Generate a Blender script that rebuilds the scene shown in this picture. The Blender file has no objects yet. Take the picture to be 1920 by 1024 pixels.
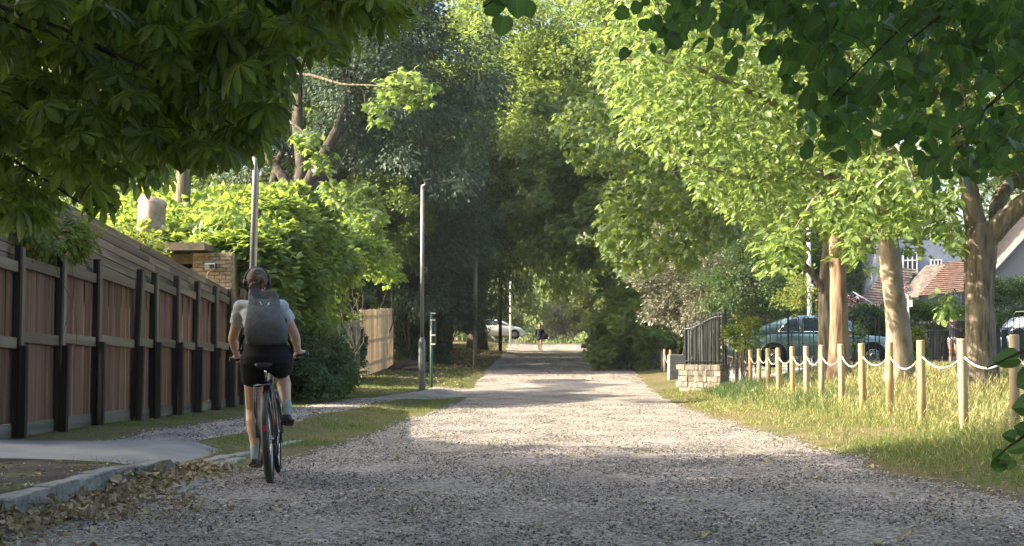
import bpy, bmesh, math, random
import numpy as np
from mathutils import Vector, Matrix, Euler

# ------------------------------------------------------------------ camera, sky, sun, exposure
S = bpy.context.scene
COL = S.collection
R = math.radians
cam_d = bpy.data.cameras.new('camera')
cam = bpy.data.objects.new('camera', cam_d)
COL.objects.link(cam)
S.camera = cam
FPX = 2865.0
cam_d.sensor_width = 36.0
cam_d.lens = FPX / 1920 * 36
cam_d.clip_start = 0.1
cam_d.clip_end = 2000
cam.location = (0, 0, 1.0)
PITCH, YAW = math.atan(160 / FPX), math.atan(130 / FPX * math.cos(math.atan(160 / FPX)))
cam.rotation_euler = (math.pi / 2 + PITCH, 0, YAW)

SUN_EL = 34.0
SUN_DIR = Vector((-1.0, -0.10, 0)).normalized()          # horizontal direction towards the sun
SUN_VEC = Vector((SUN_DIR.x * math.cos(R(SUN_EL)), SUN_DIR.y * math.cos(R(SUN_EL)), math.sin(R(SUN_EL))))
W = bpy.data.worlds.new('World')
S.world = W
W.use_nodes = True
nt = W.node_tree
bg = nt.nodes['Background']
sky = nt.nodes.new('ShaderNodeTexSky')
sky.sky_type = 'NISHITA'
sky.sun_disc = False
sky.sun_elevation = R(SUN_EL)
sky.sun_rotation = math.atan2(SUN_DIR.x, SUN_DIR.y)
sky.air_density = 1.0
sky.dust_density = 5.0
sky.ozone_density = 0.5
nt.links.new(sky.outputs[0], bg.inputs[0])
bg.inputs[1].default_value = 0.15
sl = bpy.data.lights.new('sun', 'SUN')
sl.energy = 5.0
sl.angle = R(0.55)
sl.color = (1.0, 0.86, 0.66)
so = bpy.data.objects.new('sun', sl)
COL.objects.link(so)
so.location = (-40, -4, 30)
so.rotation_euler = SUN_VEC.to_track_quat('Z', 'Y').to_euler()
S.view_settings.view_transform = 'Standard'
S.view_settings.look = 'None'
S.view_settings.gamma = 1.0
S.view_settings.use_curve_mapping = False
S.view_settings.exposure = 2.05
S.cycles.use_denoising = True
S.cycles.max_bounces = 7
S.cycles.diffuse_bounces = 4
S.cycles.glossy_bounces = 2
S.cycles.transmission_bounces = 5
S.cycles.transparent_max_bounces = 6
S.cycles.volume_bounces = 0
S.cycles.sample_clamp_indirect = 6.0
S.cycles.caustics_reflective = False
S.cycles.caustics_refractive = False

rnd = random.Random(7)
RG = np.random.default_rng(11)

# ------------------------------------------------------------------ places
_cm = cam.rotation_euler.to_matrix()


def at(px, py, Y):
    """World point seen at pixel (px, py) of the 1920 px wide photograph, on the plane world y = Y."""
    d = _cm @ Vector(((px - 960) / FPX, (512 - py) / FPX, -1.0))
    t = Y / d.y
    return Vector((d.x * t, Y, 1.0 + d.z * t))


def xat(px, Y, py=660):
    return at(px, py, Y).x


def sm(a, b, x):
    t = np.clip((np.asarray(x, float) - a) / (b - a), 0, 1)
    return t * t * (3 - 2 * t)


def prof(y):
    y = np.asarray(y, float)
    z = np.where(y < 36, 0.0, np.where(y < 60, 0.00072 * (y - 36) ** 2, 0.4147 + 0.03456 * (y - 60)))
    top = 0.4147 + 0.03456 * 48
    t = np.clip(y - 100, 0, 1e9)
    far = 0.4147 + 0.03456 * 40 + 0.03456 * t - 0.0009 * t * t
    far = np.where(t > 40, top - 0.35 - 0.01 * (t - 40), far)
    return np.where(y > 100, far, z)


def wob(x, y, f=1.0, s=0.0):
    return (np.sin(x * 1.3 * f + y * 0.7 * f + s) + np.sin(x * 0.6 * f - y * 1.1 * f + 2 * s + 1) + np.sin(x * 2.1 * f + y * 1.9 * f + 3 * s + 2) * 0.6) / 2.6


def G(x, y):
    """Height of the ground at (x, y)."""
    x = np.asarray(x, float)
    y = np.asarray(y, float)
    z = prof(y)
    z = z + sm(2.3, 4.3, x) * 0.17 + sm(4.4, 7.2, x) * 0.46
    z = z + sm(-3.45, -4.1, x) * 0.075 + sm(-5.6, -6.6, x) * 0.03
    z = z + sm(45, 60, y) * sm(-4.5, -7.5, x) * 0.12
    z = z + 0.018 * wob(x, y, 1.2) * sm(20, 40, np.abs(x) * 8)
    return z


def g(x, y):
    return float(G(x, y))


# ------------------------------------------------------------------ object helpers
def link(o, parent=None):
    COL.objects.link(o)
    if parent is not None:
        o.parent = parent
    return o


def tag(o, label=None, cat=None, group=None, kind=None):
    if label:
        o['label'] = label
    if cat:
        o['category'] = cat
    if group:
        o['group'] = group
    if kind:
        o['kind'] = kind
    return o


def empty(name, loc, label=None, cat=None, group=None, rz=0.0):
    o = bpy.data.objects.new(name, None)
    o.empty_display_size = 0.2
    o.location = loc
    o.rotation_euler = (0, 0, rz)
    link(o)
    return tag(o, label, cat, group)


def npmesh(name, V, F, mats, mi=None, smooth=False):
    """Mesh from vertex array and a face array (n x k), or a list of such arrays."""
    me = bpy.data.meshes.new(name)
    V = np.ascontiguousarray(V, dtype=np.float32).reshape(-1, 3)
    if not isinstance(F, list):
        F = [F]
    F = [np.ascontiguousarray(f, dtype=np.int32) for f in F if len(f)]
    me.vertices.add(len(V))
    me.vertices.foreach_set('co', V.ravel())
    loops = np.concatenate([f.ravel() for f in F])
    tot = np.concatenate([np.full(len(f), f.shape[1], np.int32) for f in F])
    start = np.concatenate([[0], np.cumsum(tot)[:-1]]).astype(np.int32)
    me.loops.add(len(loops))
    me.loops.foreach_set('vertex_index', loops)
    me.polygons.add(len(tot))
    me.polygons.foreach_set('loop_start', start)
    try:
        me.polygons.foreach_set('loop_total', tot)
    except Exception:
        pass
    if mi is not None:
        me.polygons.foreach_set('material_index', np.asarray(mi, np.int32))
    me.polygons.foreach_set('use_smooth', np.full(len(tot), bool(smooth)))
    for m in (mats if isinstance(mats, (list, tuple)) else [mats]):
        me.materials.append(m)
    me.update(calc_edges=True)
    return me


def npobj(name, V, F, mats, parent=None, mi=None, smooth=False):
    return link(bpy.data.objects.new(name, npmesh(name, V, F, mats, mi, smooth)), parent)


class MB:
    """Collects simple shapes into one mesh."""

    def __init__(s):
        s.v, s.f, s.m, s.sm = [], [], [], []

    def add(s, vs, fs, mi=0, smooth=False):
        b = len(s.v)
        s.v += [tuple(v) for v in vs]
        for f in fs:
            s.f.append(tuple(i + b for i in f))
            s.m.append(mi)
            s.sm.append(smooth)
        return s

    def box(s, c, d, rot=None, mi=0, taper=1.0):
        hx, hy, hz = d[0] / 2, d[1] / 2, d[2] / 2
        vs = []
        for z, k in ((-hz, 1), (hz, taper)):
            for x, y in ((-hx, -hy), (hx, -hy), (hx, hy), (-hx, hy)):
                v = Vector((x * k, y * k, z))
                if rot is not None:
                    v = rot @ v
                vs.append(v + Vector(c))
        return s.add(vs, [(0, 3, 2, 1), (4, 5, 6, 7), (0, 1, 5, 4), (1, 2, 6, 5), (2, 3, 7, 6), (3, 0, 4, 7)], mi)

    def tube(s, pts, rad, n=8, mi=0, cap=True, smooth=True, squash=None):
        pts = [Vector(p) for p in pts]
        if not hasattr(rad, '__len__'):
            rad = [rad] * len(pts)
        base = len(s.v)
        up = None
        for i, p in enumerate(pts):
            t = (pts[min(i + 1, len(pts) - 1)] - pts[max(i - 1, 0)])
            if t.length < 1e-9:
                t = Vector((0, 0, 1))
            t.normalize()
            if up is None:
                a = Vector((0, 1, 0)) if abs(t.z) > 0.9 else Vector((0, 0, 1))
                up = (a - t * a.dot(t)).normalized()
            else:
                up = (up - t * up.dot(t))
                if up.length < 1e-6:
                    up = t.orthogonal()
                up.normalize()
            si = t.cross(up)
            for k in range(n):
                a = 2 * math.pi * k / n
                q = squash or (1, 1)
                s.v.append(tuple(p + (si * math.cos(a) * q[0] + up * math.sin(a) * q[1]) * rad[i]))
        for i in range(len(pts) - 1):
            for k in range(n):
                a, b = base + i * n + k, base + i * n + (k + 1) % n
                s.f.append((a, b, b + n, a + n))
                s.m.append(mi)
                s.sm.append(smooth)
        if cap:
            s.f.append(tuple(base + k for k in reversed(range(n))))
            e = base + (len(pts) - 1) * n
            s.f.append(tuple(e + k for k in range(n)))
            s.m += [mi, mi]
            s.sm += [False, False]
        return s

    def ring(s, c, Rr, r, n=32, k=8, axis='x', mi=0, rot=None):
        """A torus about the given axis."""
        base = len(s.v)
        for i in range(n):
            a = 2 * math.pi * i / n
            for j in range(k):
                b = 2 * math.pi * j / k
                rr = Rr + r * math.cos(b)
                h = r * math.sin(b)
                p = {'x': (h, rr * math.cos(a), rr * math.sin(a)), 'y': (rr * math.cos(a), h, rr * math.sin(a)), 'z': (rr * math.cos(a), rr * math.sin(a), h)}[axis]
                p = Vector(p)
                if rot is not None:
                    p = rot @ p
                s.v.append(tuple(p + Vector(c)))
        for i in range(n):
            for j in range(k):
                a = base + i * k + j
                b = base + i * k + (j + 1) % k
                c2 = base + ((i + 1) % n) * k + (j + 1) % k
                d = base + ((i + 1) % n) * k + j
                s.f.append((a, d, c2, b))
                s.m.append(mi)
                s.sm.append(True)
        return s

    def loft(s, rings, mi=0, cap=True, smooth=True, closed=True):
        """Rings of equally many points."""
        base = len(s.v)
        n = len(rings[0])
        for r in rings:
            s.v += [tuple(p) for p in r]
        for i in range(len(rings) - 1):
            for k in range(n if closed else n - 1):
                a, b = base + i * n + k, base + i * n + (k + 1) % n
                s.f.append((a, b, b + n, a + n))
                s.m.append(mi)
                s.sm.append(smooth)
        if cap:
            s.f.append(tuple(base + k for k in reversed(range(n))))
            e = base + (len(rings) - 1) * n
            s.f.append(tuple(e + k for k in range(n)))
            s.m += [mi, mi]
            s.sm += [smooth, smooth]
        return s

    def ball(s, c, r, n=12, m=8, mi=0, rot=None):
        rings = []
        r = r if hasattr(r, '__len__') else (r, r, r)
        for j in range(m + 1):
            ph = math.pi * (j + (0.02 if j == 0 else -0.02 if j == m else 0)) / m - math.pi / 2
            ring = []
            for i in range(n):
                a = 2 * math.pi * i / n
                v = Vector((r[0] * math.cos(ph) * math.cos(a), r[1] * math.cos(ph) * math.sin(a), r[2] * math.sin(ph)))
                if rot is not None:
                    v = rot @ v
                ring.append(v + Vector(c))
            rings.append(ring)
        return s.loft(rings, mi)

    def mesh(s, name, mats):
        me = bpy.data.meshes.new(name)
        me.from_pydata(s.v, [], s.f)
        for m in (mats if isinstance(mats, (list, tuple)) else [mats]):
            me.materials.append(m)
        me.polygons.foreach_set('material_index', s.m)
        me.polygons.foreach_set('use_smooth', s.sm)
        me.update()
        return me

    def build(s, name, mats, parent=None, loc=None):
        o = bpy.data.objects.new(name, s.mesh(name, mats))
        if loc is not None:
            o.location = loc
        return link(o, parent)


def bevel(o, w=0.004, seg=2, angle=30):
    m = o.modifiers.new('bevel', 'BEVEL')
    m.width = w
    m.segments = seg
    m.limit_method = 'ANGLE'
    m.angle_limit = R(angle)
    return o


def piece(name, me, parent, loc=(0, 0, 0), rot=(0, 0, 0), sc=(1, 1, 1)):
    o = bpy.data.objects.new(name, me)
    o.location = loc
    o.rotation_euler = rot
    o.scale = sc
    return link(o, parent)


# ------------------------------------------------------------------ many copies of a small template in one mesh
def frames(D, N):
    """Rotation matrices (n x 3 x 3) whose y axis is D and whose z axis is as near N as can be."""
    D = D / np.maximum(np.linalg.norm(D, axis=1, keepdims=True), 1e-9)
    X = np.cross(D, N)
    bad = np.linalg.norm(X, axis=1) < 1e-5
    X[bad] = np.cross(D[bad], np.array([0.31, 0.77, 0.55]))
    X /= np.linalg.norm(X, axis=1, keepdims=True)
    Z = np.cross(X, D)
    return np.stack([X, D, Z], axis=2)


def scatter(T, TF, P, M, sc):
    """T: template vertices, TF: list of face arrays -> big V, F list."""
    n, k = len(P), len(T)
    sc = np.asarray(sc, float)
    if sc.ndim == 1:
        sc = np.repeat(sc[:, None], 3, axis=1)
    L = T[None, :, :] * sc[:, None, :]
    V = np.einsum('nij,nkj->nki', M, L) + P[:, None, :]
    off = (np.arange(n) * k)[:, None, None]
    return V.reshape(-1, 3), [(f[None] + off).reshape(-1, f.shape[1]) for f in TF]


def randdir(n, rg=RG):
    v = rg.normal(size=(n, 3))
    return v / np.linalg.norm(v, axis=1, keepdims=True)


def A(*r):
    return np.array(r, dtype=float)


T_RHOMB = (A((0, 0, 0), (-.30, .48, .07), (0, 1, -.06), (.30, .48, .07)), [np.array([(0, 2, 1), (0, 3, 2)])])
# oval leaf with a midrib: rows of left, mid, right
T_OVAL = (A((0, 0, 0), (-.2, .28, .06), (0, .28, 0), (.2, .28, .06), (-.27, .6, .05), (0, .62, -.03), (.27, .6, .05), (-.17, .87, -.02), (0, .88, -.08), (.17, .87, -.02), (0, 1, -.14)),
          [np.array([(0, 2, 1), (0, 3, 2), (7, 8, 10), (8, 9, 10)]), np.array([(1, 2, 5, 4), (2, 3, 6, 5), (4, 5, 8, 7), (5, 6, 9, 8)])])
T_HEART = (A((0, 0, 0), (-.24, -.07, .05), (-.47, .09, .10), (0, .3, -.01), (.24, -.07, .05), (.47, .09, .10), (-.55, .38, .09), (.55, .38, .09), (-.45, .66, .04), (0, .64, -.05), (.45, .66, .04), (-.22, .87, -.04), (.22, .87, -.04), (0, 1.0, -.13)),
           [np.array([(0, 2, 1), (0, 4, 5), (0, 3, 2), (0, 5, 3), (11, 9, 13), (9, 12, 13)]), np.array([(2, 3, 9, 6), (3, 5, 7, 9)]), np.array([(6, 9, 11, 8), (9, 7, 10, 12)])])


def lobed(npts):
    vs = [(0, .32, 0.03)]
    for x, y in npts:
        vs.append((x, y, -.12 * (x * x + (y - .3) ** 2) * 1.5))
    n = len(npts)
    return np.array(vs, float), [np.array([(0, 1 + i, 1 + (i + 1) % n) for i in range(n)])]


T_MAPLE = lobed([(0, 0), (.22, .05), (.5, -.02), (.4, .25), (.62, .52), (.27, .55), (.18, .7), (0, 1.05), (-.18, .7), (-.27, .55), (-.62, .52), (-.4, .25), (-.5, -.02), (-.22, .05)])


def palmate(n=7):
    """Horse chestnut leaf: obovate leaflets round the end of the stalk."""
    vs, f3, f4, at_ = [], [], [], []
    ang = np.linspace(-118, 118, n)
    for i, a in enumerate(ang):
        L = 0.62 + 0.38 * math.cos(R(a * 0.62))
        w = 0.19 * L
        b = len(vs)
        rows = [(0.02, 0), (.30, .38), (.58, .85), (.8, 1.0), (.93, .55), (1.0, 0)]
        idx = []
        for t, q in rows:
            dz = 0.05 - 0.34 * (t * L) ** 2
            at_ += [(0, t, 1)] if q == 0 else [(-.5 * q, t, 1), (0, t, 1), (.5 * q, t, 1)]
            pts = [(0, t * L, dz)] if q == 0 else [(-w * q, t * L, dz + .035 * q), (0, t * L, dz), (w * q, t * L, dz + .035 * q)]
            ii = []
            for (x, y, z) in pts:
                ca, sa = math.cos(R(a)), math.sin(R(a))
                vs.append((x * ca + y * sa, -x * sa + y * ca, z))
                ii.append(len(vs) - 1)
            idx.append(ii)
        for r0, r1 in zip(idx, idx[1:]):
            if len(r0) == 1:
                f3 += [(r0[0], r1[1], r1[0]), (r0[0], r1[2], r1[1])]
            elif len(r1) == 1:
                f3 += [(r0[0], r0[1], r1[0]), (r0[1], r0[2], r1[0])]
            else:
                f4 += [(r0[0], r0[1], r1[1], r1[0]), (r0[1], r0[2], r1[2], r1[1])]
    # stalk
    b = len(vs)
    vs += [(-.008, 0, 0.05), (.008, 0, 0.05), (.01, -.55, .12), (-.01, -.55, .12)]
    f4.append((b, b + 1, b + 2, b + 3))
    at_ += [(0, 0, 1)] * 4
    return np.array(vs, float), [np.array(f3), np.array(f4)], np.array(at_, float)


_tp = palmate(7)
T_PALM = (_tp[0], _tp[1])
LEAFXY = {len(_tp[0]): _tp[2], len(T_HEART[0]): np.stack([T_HEART[0][:, 0], T_HEART[0][:, 1], np.ones(len(T_HEART[0]))], 1), len(T_OVAL[0]): np.stack([T_OVAL[0][:, 0] * 1.6, T_OVAL[0][:, 1], np.ones(len(T_OVAL[0]))], 1)}


def leafxy(me, k):
    """Where each vertex lies on its leaf, for the veins."""
    a = me.attributes.new('leaf', 'FLOAT_VECTOR', 'POINT')
    n = len(me.vertices) // k
    a.data.foreach_set('vector', np.ascontiguousarray(np.tile(LEAFXY[k], (n, 1)), dtype=np.float32).ravel())
    return me



# ------------------------------------------------------------------ materials
def newmat(name):
    m = bpy.data.materials.new(name)
    m.use_nodes = True
    t = m.node_tree
    return m, t, t.nodes['Principled BSDF'], t.nodes['Material Output']


def N(t, kind, **kw):
    n = t.nodes.new('ShaderNode' + kind)
    for k, v in kw.items():
        if k in n.inputs.keys() if isinstance(k, str) else False:
            n.inputs[k].default_value = v
        else:
            setattr(n, k, v)
    return n


def col4(c):
    return (c[0], c[1], c[2], 1)


def ramp(t, fac, stops):
    r = t.nodes.new('ShaderNodeValToRGB')
    e = r.color_ramp.elements
    while len(e) < len(stops):
        e.new(0.5)
    for el, (p, c) in zip(e, stops):
        el.position = p
        el.color = col4(c)
    t.links.new(fac, r.inputs[0])
    return r.outputs[0]


def noise(t, scale, detail=4, stretch=None, rough=0.55, coord='Object', offs=None):
    tc = t.nodes.new('ShaderNodeTexCoord')
    src = tc.outputs[coord]
    if stretch or offs is not None:
        mp = t.nodes.new('ShaderNodeMapping')
        if stretch:
            mp.inputs['Scale'].default_value = stretch
        t.links.new(src, mp.inputs[0])
        src = mp.outputs[0]
        if offs is not None:
            ad = t.nodes.new('ShaderNodeVectorMath')
            ad.operation = 'ADD'
            t.links.new(src, ad.inputs[0])
            t.links.new(offs, ad.inputs[1])
            src = ad.outputs[0]
    n = t.nodes.new('ShaderNodeTexNoise')
    n.inputs['Scale'].default_value = scale
    n.inputs['Detail'].default_value = detail
    n.inputs['Roughness'].default_value = rough
    t.links.new(src, n.inputs['Vector'])
    return n.outputs['Fac']


def bump(t, b, h, strength, dist=0.01):
    n = t.nodes.new('ShaderNodeBump')
    n.inputs['Strength'].default_value = strength
    n.inputs['Distance'].default_value = dist
    t.links.new(h, n.inputs['Height'])
    t.links.new(n.outputs[0], b.inputs['Normal'])
    return n


def objvar(t, colsock, amount):
    """Multiply a colour by a per-object random brightness."""
    oi = t.nodes.new('ShaderNodeObjectInfo')
    mr = t.nodes.new('ShaderNodeMapRange')
    mr.inputs['To Min'].default_value = 1 - amount
    mr.inputs['To Max'].default_value = 1 + amount
    t.links.new(oi.outputs['Random'], mr.inputs['Value'])
    mx = t.nodes.new('ShaderNodeVectorMath')
    mx.operation = 'SCALE'
    t.links.new(colsock, mx.inputs[0])
    t.links.new(mr.outputs[0], mx.inputs['Scale'])
    return mx.outputs[0]


def objoffs(t):
    oi = t.nodes.new('ShaderNodeObjectInfo')
    mx = t.nodes.new('ShaderNodeVectorMath')
    mx.operation = 'SCALE'
    cb = t.nodes.new('ShaderNodeCombineXYZ')
    for i in range(3):
        t.links.new(oi.outputs['Random'], cb.inputs[i])
    t.links.new(cb.outputs[0], mx.inputs[0])
    mx.inputs['Scale'].default_value = 37.0
    return mx.outputs[0]


def surf(name, c1, c2, scale=8, rough=0.7, bmp=0.3, metal=0.0, stretch=None, spec=0.4, detail=5, var=0.0, dist=0.01, mid=None, lo=.3, hi=.7, bscale=None):
    m, t, b, o = newmat(name)
    of = objoffs(t) if var > 0 else None
    f = noise(t, scale, detail, stretch, offs=of)
    stops = [(lo, c1), (hi, c2)] if mid is None else [(lo, c1), ((lo + hi) / 2, mid), (hi, c2)]
    c = ramp(t, f, stops)
    if var > 0:
        c = objvar(t, c, var)
    t.links.new(c, b.inputs['Base Color'])
    b.inputs['Roughness'].default_value = rough
    b.inputs['Metallic'].default_value = metal
    b.inputs['Specular IOR Level'].default_value = spec
    if bmp > 0:
        bump(t, b, noise(t, bscale or scale * 3, 5, stretch), bmp, dist)
    return m


def plain(name, c, rough=0.5, metal=0.0, spec=0.5, coat=0.0):
    m, t, b, o = newmat(name)
    f = noise(t, 14, 3)
    t.links.new(ramp(t, f, [(.25, [x * .86 for x in c]), (.75, [min(1, x * 1.1) for x in c])]), b.inputs['Base Color'])
    b.inputs['Roughness'].default_value = rough
    b.inputs['Metallic'].default_value = metal
    b.inputs['Specular IOR Level'].default_value = spec
    b.inputs['Coat Weight'].default_value = coat
    return m


def leafmat(name, dark, light, trans, tf=0.42, rough=0.42, spec=0.35, odd=None, veins=False):
    """A leaf: coloured per leaf, glossy on top, letting light through."""
    m, t, b, o = newmat(name)
    ge = t.nodes.new('ShaderNodeNewGeometry')
    oi = t.nodes.new('ShaderNodeObjectInfo')
    ad = t.nodes.new('ShaderNodeMath')
    ad.operation = 'ADD'
    t.links.new(ge.outputs['Random Per Island'], ad.inputs[0])
    t.links.new(oi.outputs['Random'], ad.inputs[1])
    fr = t.nodes.new('ShaderNodeMath')
    fr.operation = 'FRACT'
    t.links.new(ad.outputs[0], fr.inputs[0])
    mid = [(a + c) / 2 for a, c in zip(dark, light)]
    stops = [(0, dark), (.55, mid), (.93, light)]
    tst = [(0, [x * .75 for x in trans]), (.93, trans)]
    if odd:
        stops += [(.965, light), (.975, odd)]
        tst += [(.965, trans), (.975, odd)]
    c = ramp(t, fr.outputs[0], stops)
    tc = ramp(t, fr.outputs[0], tst)
    if veins:
        at_ = t.nodes.new('ShaderNodeAttribute')
        at_.attribute_name = 'leaf'
        sp = t.nodes.new('ShaderNodeSeparateXYZ')
        t.links.new(at_.outputs['Vector'], sp.inputs[0])

        def mth(op, a, b_=None, c_=None):
            n = t.nodes.new('ShaderNodeMath')
            n.operation = op
            for i, v in enumerate((a, b_, c_)):
                if v is None:
                    continue
                if isinstance(v, (int, float)):
                    n.inputs[i].default_value = v
                else:
                    t.links.new(v, n.inputs[i])
            return n.outputs[0]
        ax = mth('ABSOLUTE', sp.outputs[0])
        mid_ = mth('LESS_THAN', ax, .022)
        q = mth('FRACT', mth('MULTIPLY', mth('SUBTRACT', sp.outputs[1], mth('MULTIPLY', ax, .75)), 7.0))
        side = mth('LESS_THAN', mth('ABSOLUTE', mth('SUBTRACT', q, .5)), .075)
        v = mth('MULTIPLY', mth('MAXIMUM', mid_, mth('MULTIPLY', side, .55)), sp.outputs[2])
        edge = mth('MULTIPLY', mth('MULTIPLY', mth('POWER', mth('MULTIPLY', ax, 2.0), 3.0), sp.outputs[2]), .25)
        def tint(s_, k):
            mx_ = t.nodes.new('ShaderNodeVectorMath')
            mx_.operation = 'SCALE'
            t.links.new(s_, mx_.inputs[0])
            t.links.new(mth('SUBTRACT', mth('MULTIPLY_ADD', v, k, 1.0), edge), mx_.inputs['Scale'])
            return mx_.outputs[0]
        c, tc = tint(c, .8), tint(tc, .5)
    t.links.new(c, b.inputs['Base Color'])
    b.inputs['Roughness'].default_value = rough
    b.inputs['Specular IOR Level'].default_value = spec
    tr = t.nodes.new('ShaderNodeBsdfTranslucent')
    t.links.new(tc, tr.inputs[0])
    mx = t.nodes.new('ShaderNodeMixShader')
    mx.inputs[0].default_value = tf
    t.links.new(b.outputs[0], mx.inputs[1])
    t.links.new(tr.outputs[0], mx.inputs[2])
    t.links.new(mx.outputs[0], o.inputs[0])
    return m

# ------------------------------------------------------------------ the materials of the place
M = {}
M['soil'] = surf('soil', (.03, .024, .018), (.075, .06, .043), 2.2, .95, .6, detail=8, mid=(.05, .04, .03), dist=.03, spec=.15, bscale=28)


def ground_mat():
    m, t, b, o = newmat('verge_ground')
    f1 = noise(t, .55, 6)
    f2 = noise(t, 9, 6)
    c1 = ramp(t, f1, [(.36, (.13, .105, .062)), (.5, (.105, .105, .045)), (.62, (.065, .085, .025))])
    c2 = ramp(t, f2, [(.3, (.55, .5, .45)), (.7, (1.2, 1.15, 1.1))])
    mx = t.nodes.new('ShaderNodeMix')
    mx.data_type = 'RGBA'
    mx.blend_type = 'MULTIPLY'
    mx.inputs[0].default_value = 1
    t.links.new(c1, mx.inputs[6])
    t.links.new(c2, mx.inputs[7])
    t.links.new(mx.outputs[2], b.inputs['Base Color'])
    b.inputs['Roughness'].default_value = .95
    b.inputs['Specular IOR Level'].default_value = .15
    bump(t, b, noise(t, 30, 6), .7, .03)
    return m


def gravel_mat(name, dark, light, tint):
    m, t, b, o = newmat(name)
    tc = t.nodes.new('ShaderNodeTexCoord')
    vo = t.nodes.new('ShaderNodeTexVoronoi')
    vo.inputs['Scale'].default_value = 44
    vo.inputs['Randomness'].default_value = 1
    t.links.new(tc.outputs['Object'], vo.inputs['Vector'])
    v2 = t.nodes.new('ShaderNodeTexVoronoi')
    v2.inputs['Scale'].default_value = 75
    t.links.new(tc.outputs['Object'], v2.inputs['Vector'])
    sp = t.nodes.new('ShaderNodeSeparateColor')
    t.links.new(vo.outputs['Color'], sp.inputs[0])
    c = ramp(t, sp.outputs[0], [(.1, dark), (.45, tint), (.9, light)])
    big = ramp(t, noise(t, 1.1, 7, (1, .4, 1), .65), [(.36, (.6, .585, .57)), (.5, (.98, .97, .95)), (.64, (1.2, 1.18, 1.15))])
    mx = t.nodes.new('ShaderNodeMix')
    mx.data_type = 'RGBA'
    mx.blend_type = 'MULTIPLY'
    mx.inputs[0].default_value = 1
    t.links.new(c, mx.inputs[6])
    t.links.new(big, mx.inputs[7])
    t.links.new(mx.outputs[2], b.inputs['Base Color'])
    b.inputs['Roughness'].default_value = .85
    b.inputs['Specular IOR Level'].default_value = .3
    ad = t.nodes.new('ShaderNodeMath')
    ad.operation = 'ADD'
    t.links.new(vo.outputs['Distance'], ad.inputs[0])
    t.links.new(v2.outputs['Distance'], ad.inputs[1])
    n = bump(t, b, ad.outputs[0], .8, .02)
    n.invert = True
    return m


M['verge'] = ground_mat()
M['gravel'] = gravel_mat('gravel_bed', (.088, .079, .07), (.385, .347, .31), (.22, .197, .176))
M['path_gravel'] = gravel_mat('path_gravel', (.15, .13, .115), (.36, .33, .30), (.25, .225, .20))
M['asphalt'] = surf('asphalt', (.13, .13, .13), (.21, .21, .205), 1.6, .9, .35, detail=8, spec=.25, bscale=140, dist=.006)
M['granite'] = surf('granite', (.10, .10, .088), (.26, .25, .225), 16, .85, .6, var=.12, detail=8, mid=(.175, .17, .15), dist=.015)
M['grass'] = leafmat('grass_blades', (.05, .09, .018), (.14, .19, .045), (.24, .32, .06), .35, .6, .25, odd=(.30, .26, .12))
M['straw'] = leafmat('dry_grass_blades', (.20, .20, .07), (.42, .37, .17), (.5, .46, .2), .35, .6, .2)
M['lush'] = leafmat('lush_grass_blades', (.045, .08, .03), (.10, .155, .05), (.17, .26, .07), .35, .55, .25)
M['dry_leaf'] = leafmat('dry_leaves', (.14, .105, .065), (.44, .36, .23), (.3, .23, .13), .12, .7, .2, odd=(.34, .32, .10))
M['stone'] = leafmat('gravel_stones', (.035, .032, .029), (.385, .352, .318), (.2, .19, .17), .0, .75, .35, odd=(.55, .52, .48))

# ------------------------------------------------------------------ the ground, the lane, the path, the driveway


def road_l(y):
    y = np.asarray(y, float)
    x = np.interp(y, [-8, 12.5, 14.5, 34, 45, 62, 86, 110, 150], [-3.5, -3.5, -2.95, -2.8, -3.4, -3.95, -4.32, -5.3, -5.8])
    return x + .12 * wob(y * 1.7, y * .5, 1.4) * sm(14, 17, y)


def road_r(y):
    y = np.asarray(y, float)
    x = np.interp(y, [-8, 9, 13, 18, 30, 62, 86, 110, 150], [3.3, 3.27, 2.75, 2.72, 2.15, 2.25, 2.2, 1.65, 1.5])
    return x + .13 * wob(y * .6, y * 1.5, 1.1, 2)


def path_l(y):
    y = np.asarray(y, float)
    return -5.45 + .12 * wob(y, y * .4, 1.2) + .9 * sm(33, 44, y)


def path_r(y):
    y = np.asarray(y, float)
    return -4.25 + .12 * wob(y * .8, y, 1.1, 1) + 1.6 * sm(32, 44, y)


def inside(x, y):
    a = sm(road_l(y) - .02, road_l(y) + .25, x) * sm(road_r(y) + .02, road_r(y) - .25, x)
    p = sm(path_l(y) - .02, path_l(y) + .2, x) * sm(path_r(y) + .02, path_r(y) - .2, x) * sm(16.2, 16.6, y) * sm(46, 44, y)
    d = ((x < -3.75) & (x > -14.2) & (y > 13.62) & (y < 16.35)).astype(float)
    return np.maximum(np.maximum(a, p), d)


def grid(xs, ys, zf):
    X, Y = np.meshgrid(xs, ys)
    Z = zf(X, Y)
    V = np.stack([X, Y, Z], 2).reshape(-1, 3)
    nx, ny = len(xs), len(ys)
    i = np.arange(nx - 1)[None, :] + (np.arange(ny - 1) * nx)[:, None]
    F = np.stack([i, i + 1, i + 1 + nx, i + nx], 2).reshape(-1, 4)
    return V, F


xs = np.concatenate([np.linspace(-300, -20, 20), np.arange(-19, -9, 1.0), np.arange(-8.5, 9, .16), np.arange(9.5, 24, .8), np.linspace(25, 300, 22)])
ys = np.concatenate([np.linspace(-30, 4, 10), np.arange(5, 34, .3), np.arange(34, 64, .6), np.arange(64, 150, 2.0), np.linspace(152, 500, 18)])
V, F = grid(xs, ys, lambda x, y: G(x, y) - .045 * inside(x, y))
tag(npobj('ground', V, F, M['verge'], smooth=True), 'rough verge ground with soil and short worn turf beside the lane', kind='structure')


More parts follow.
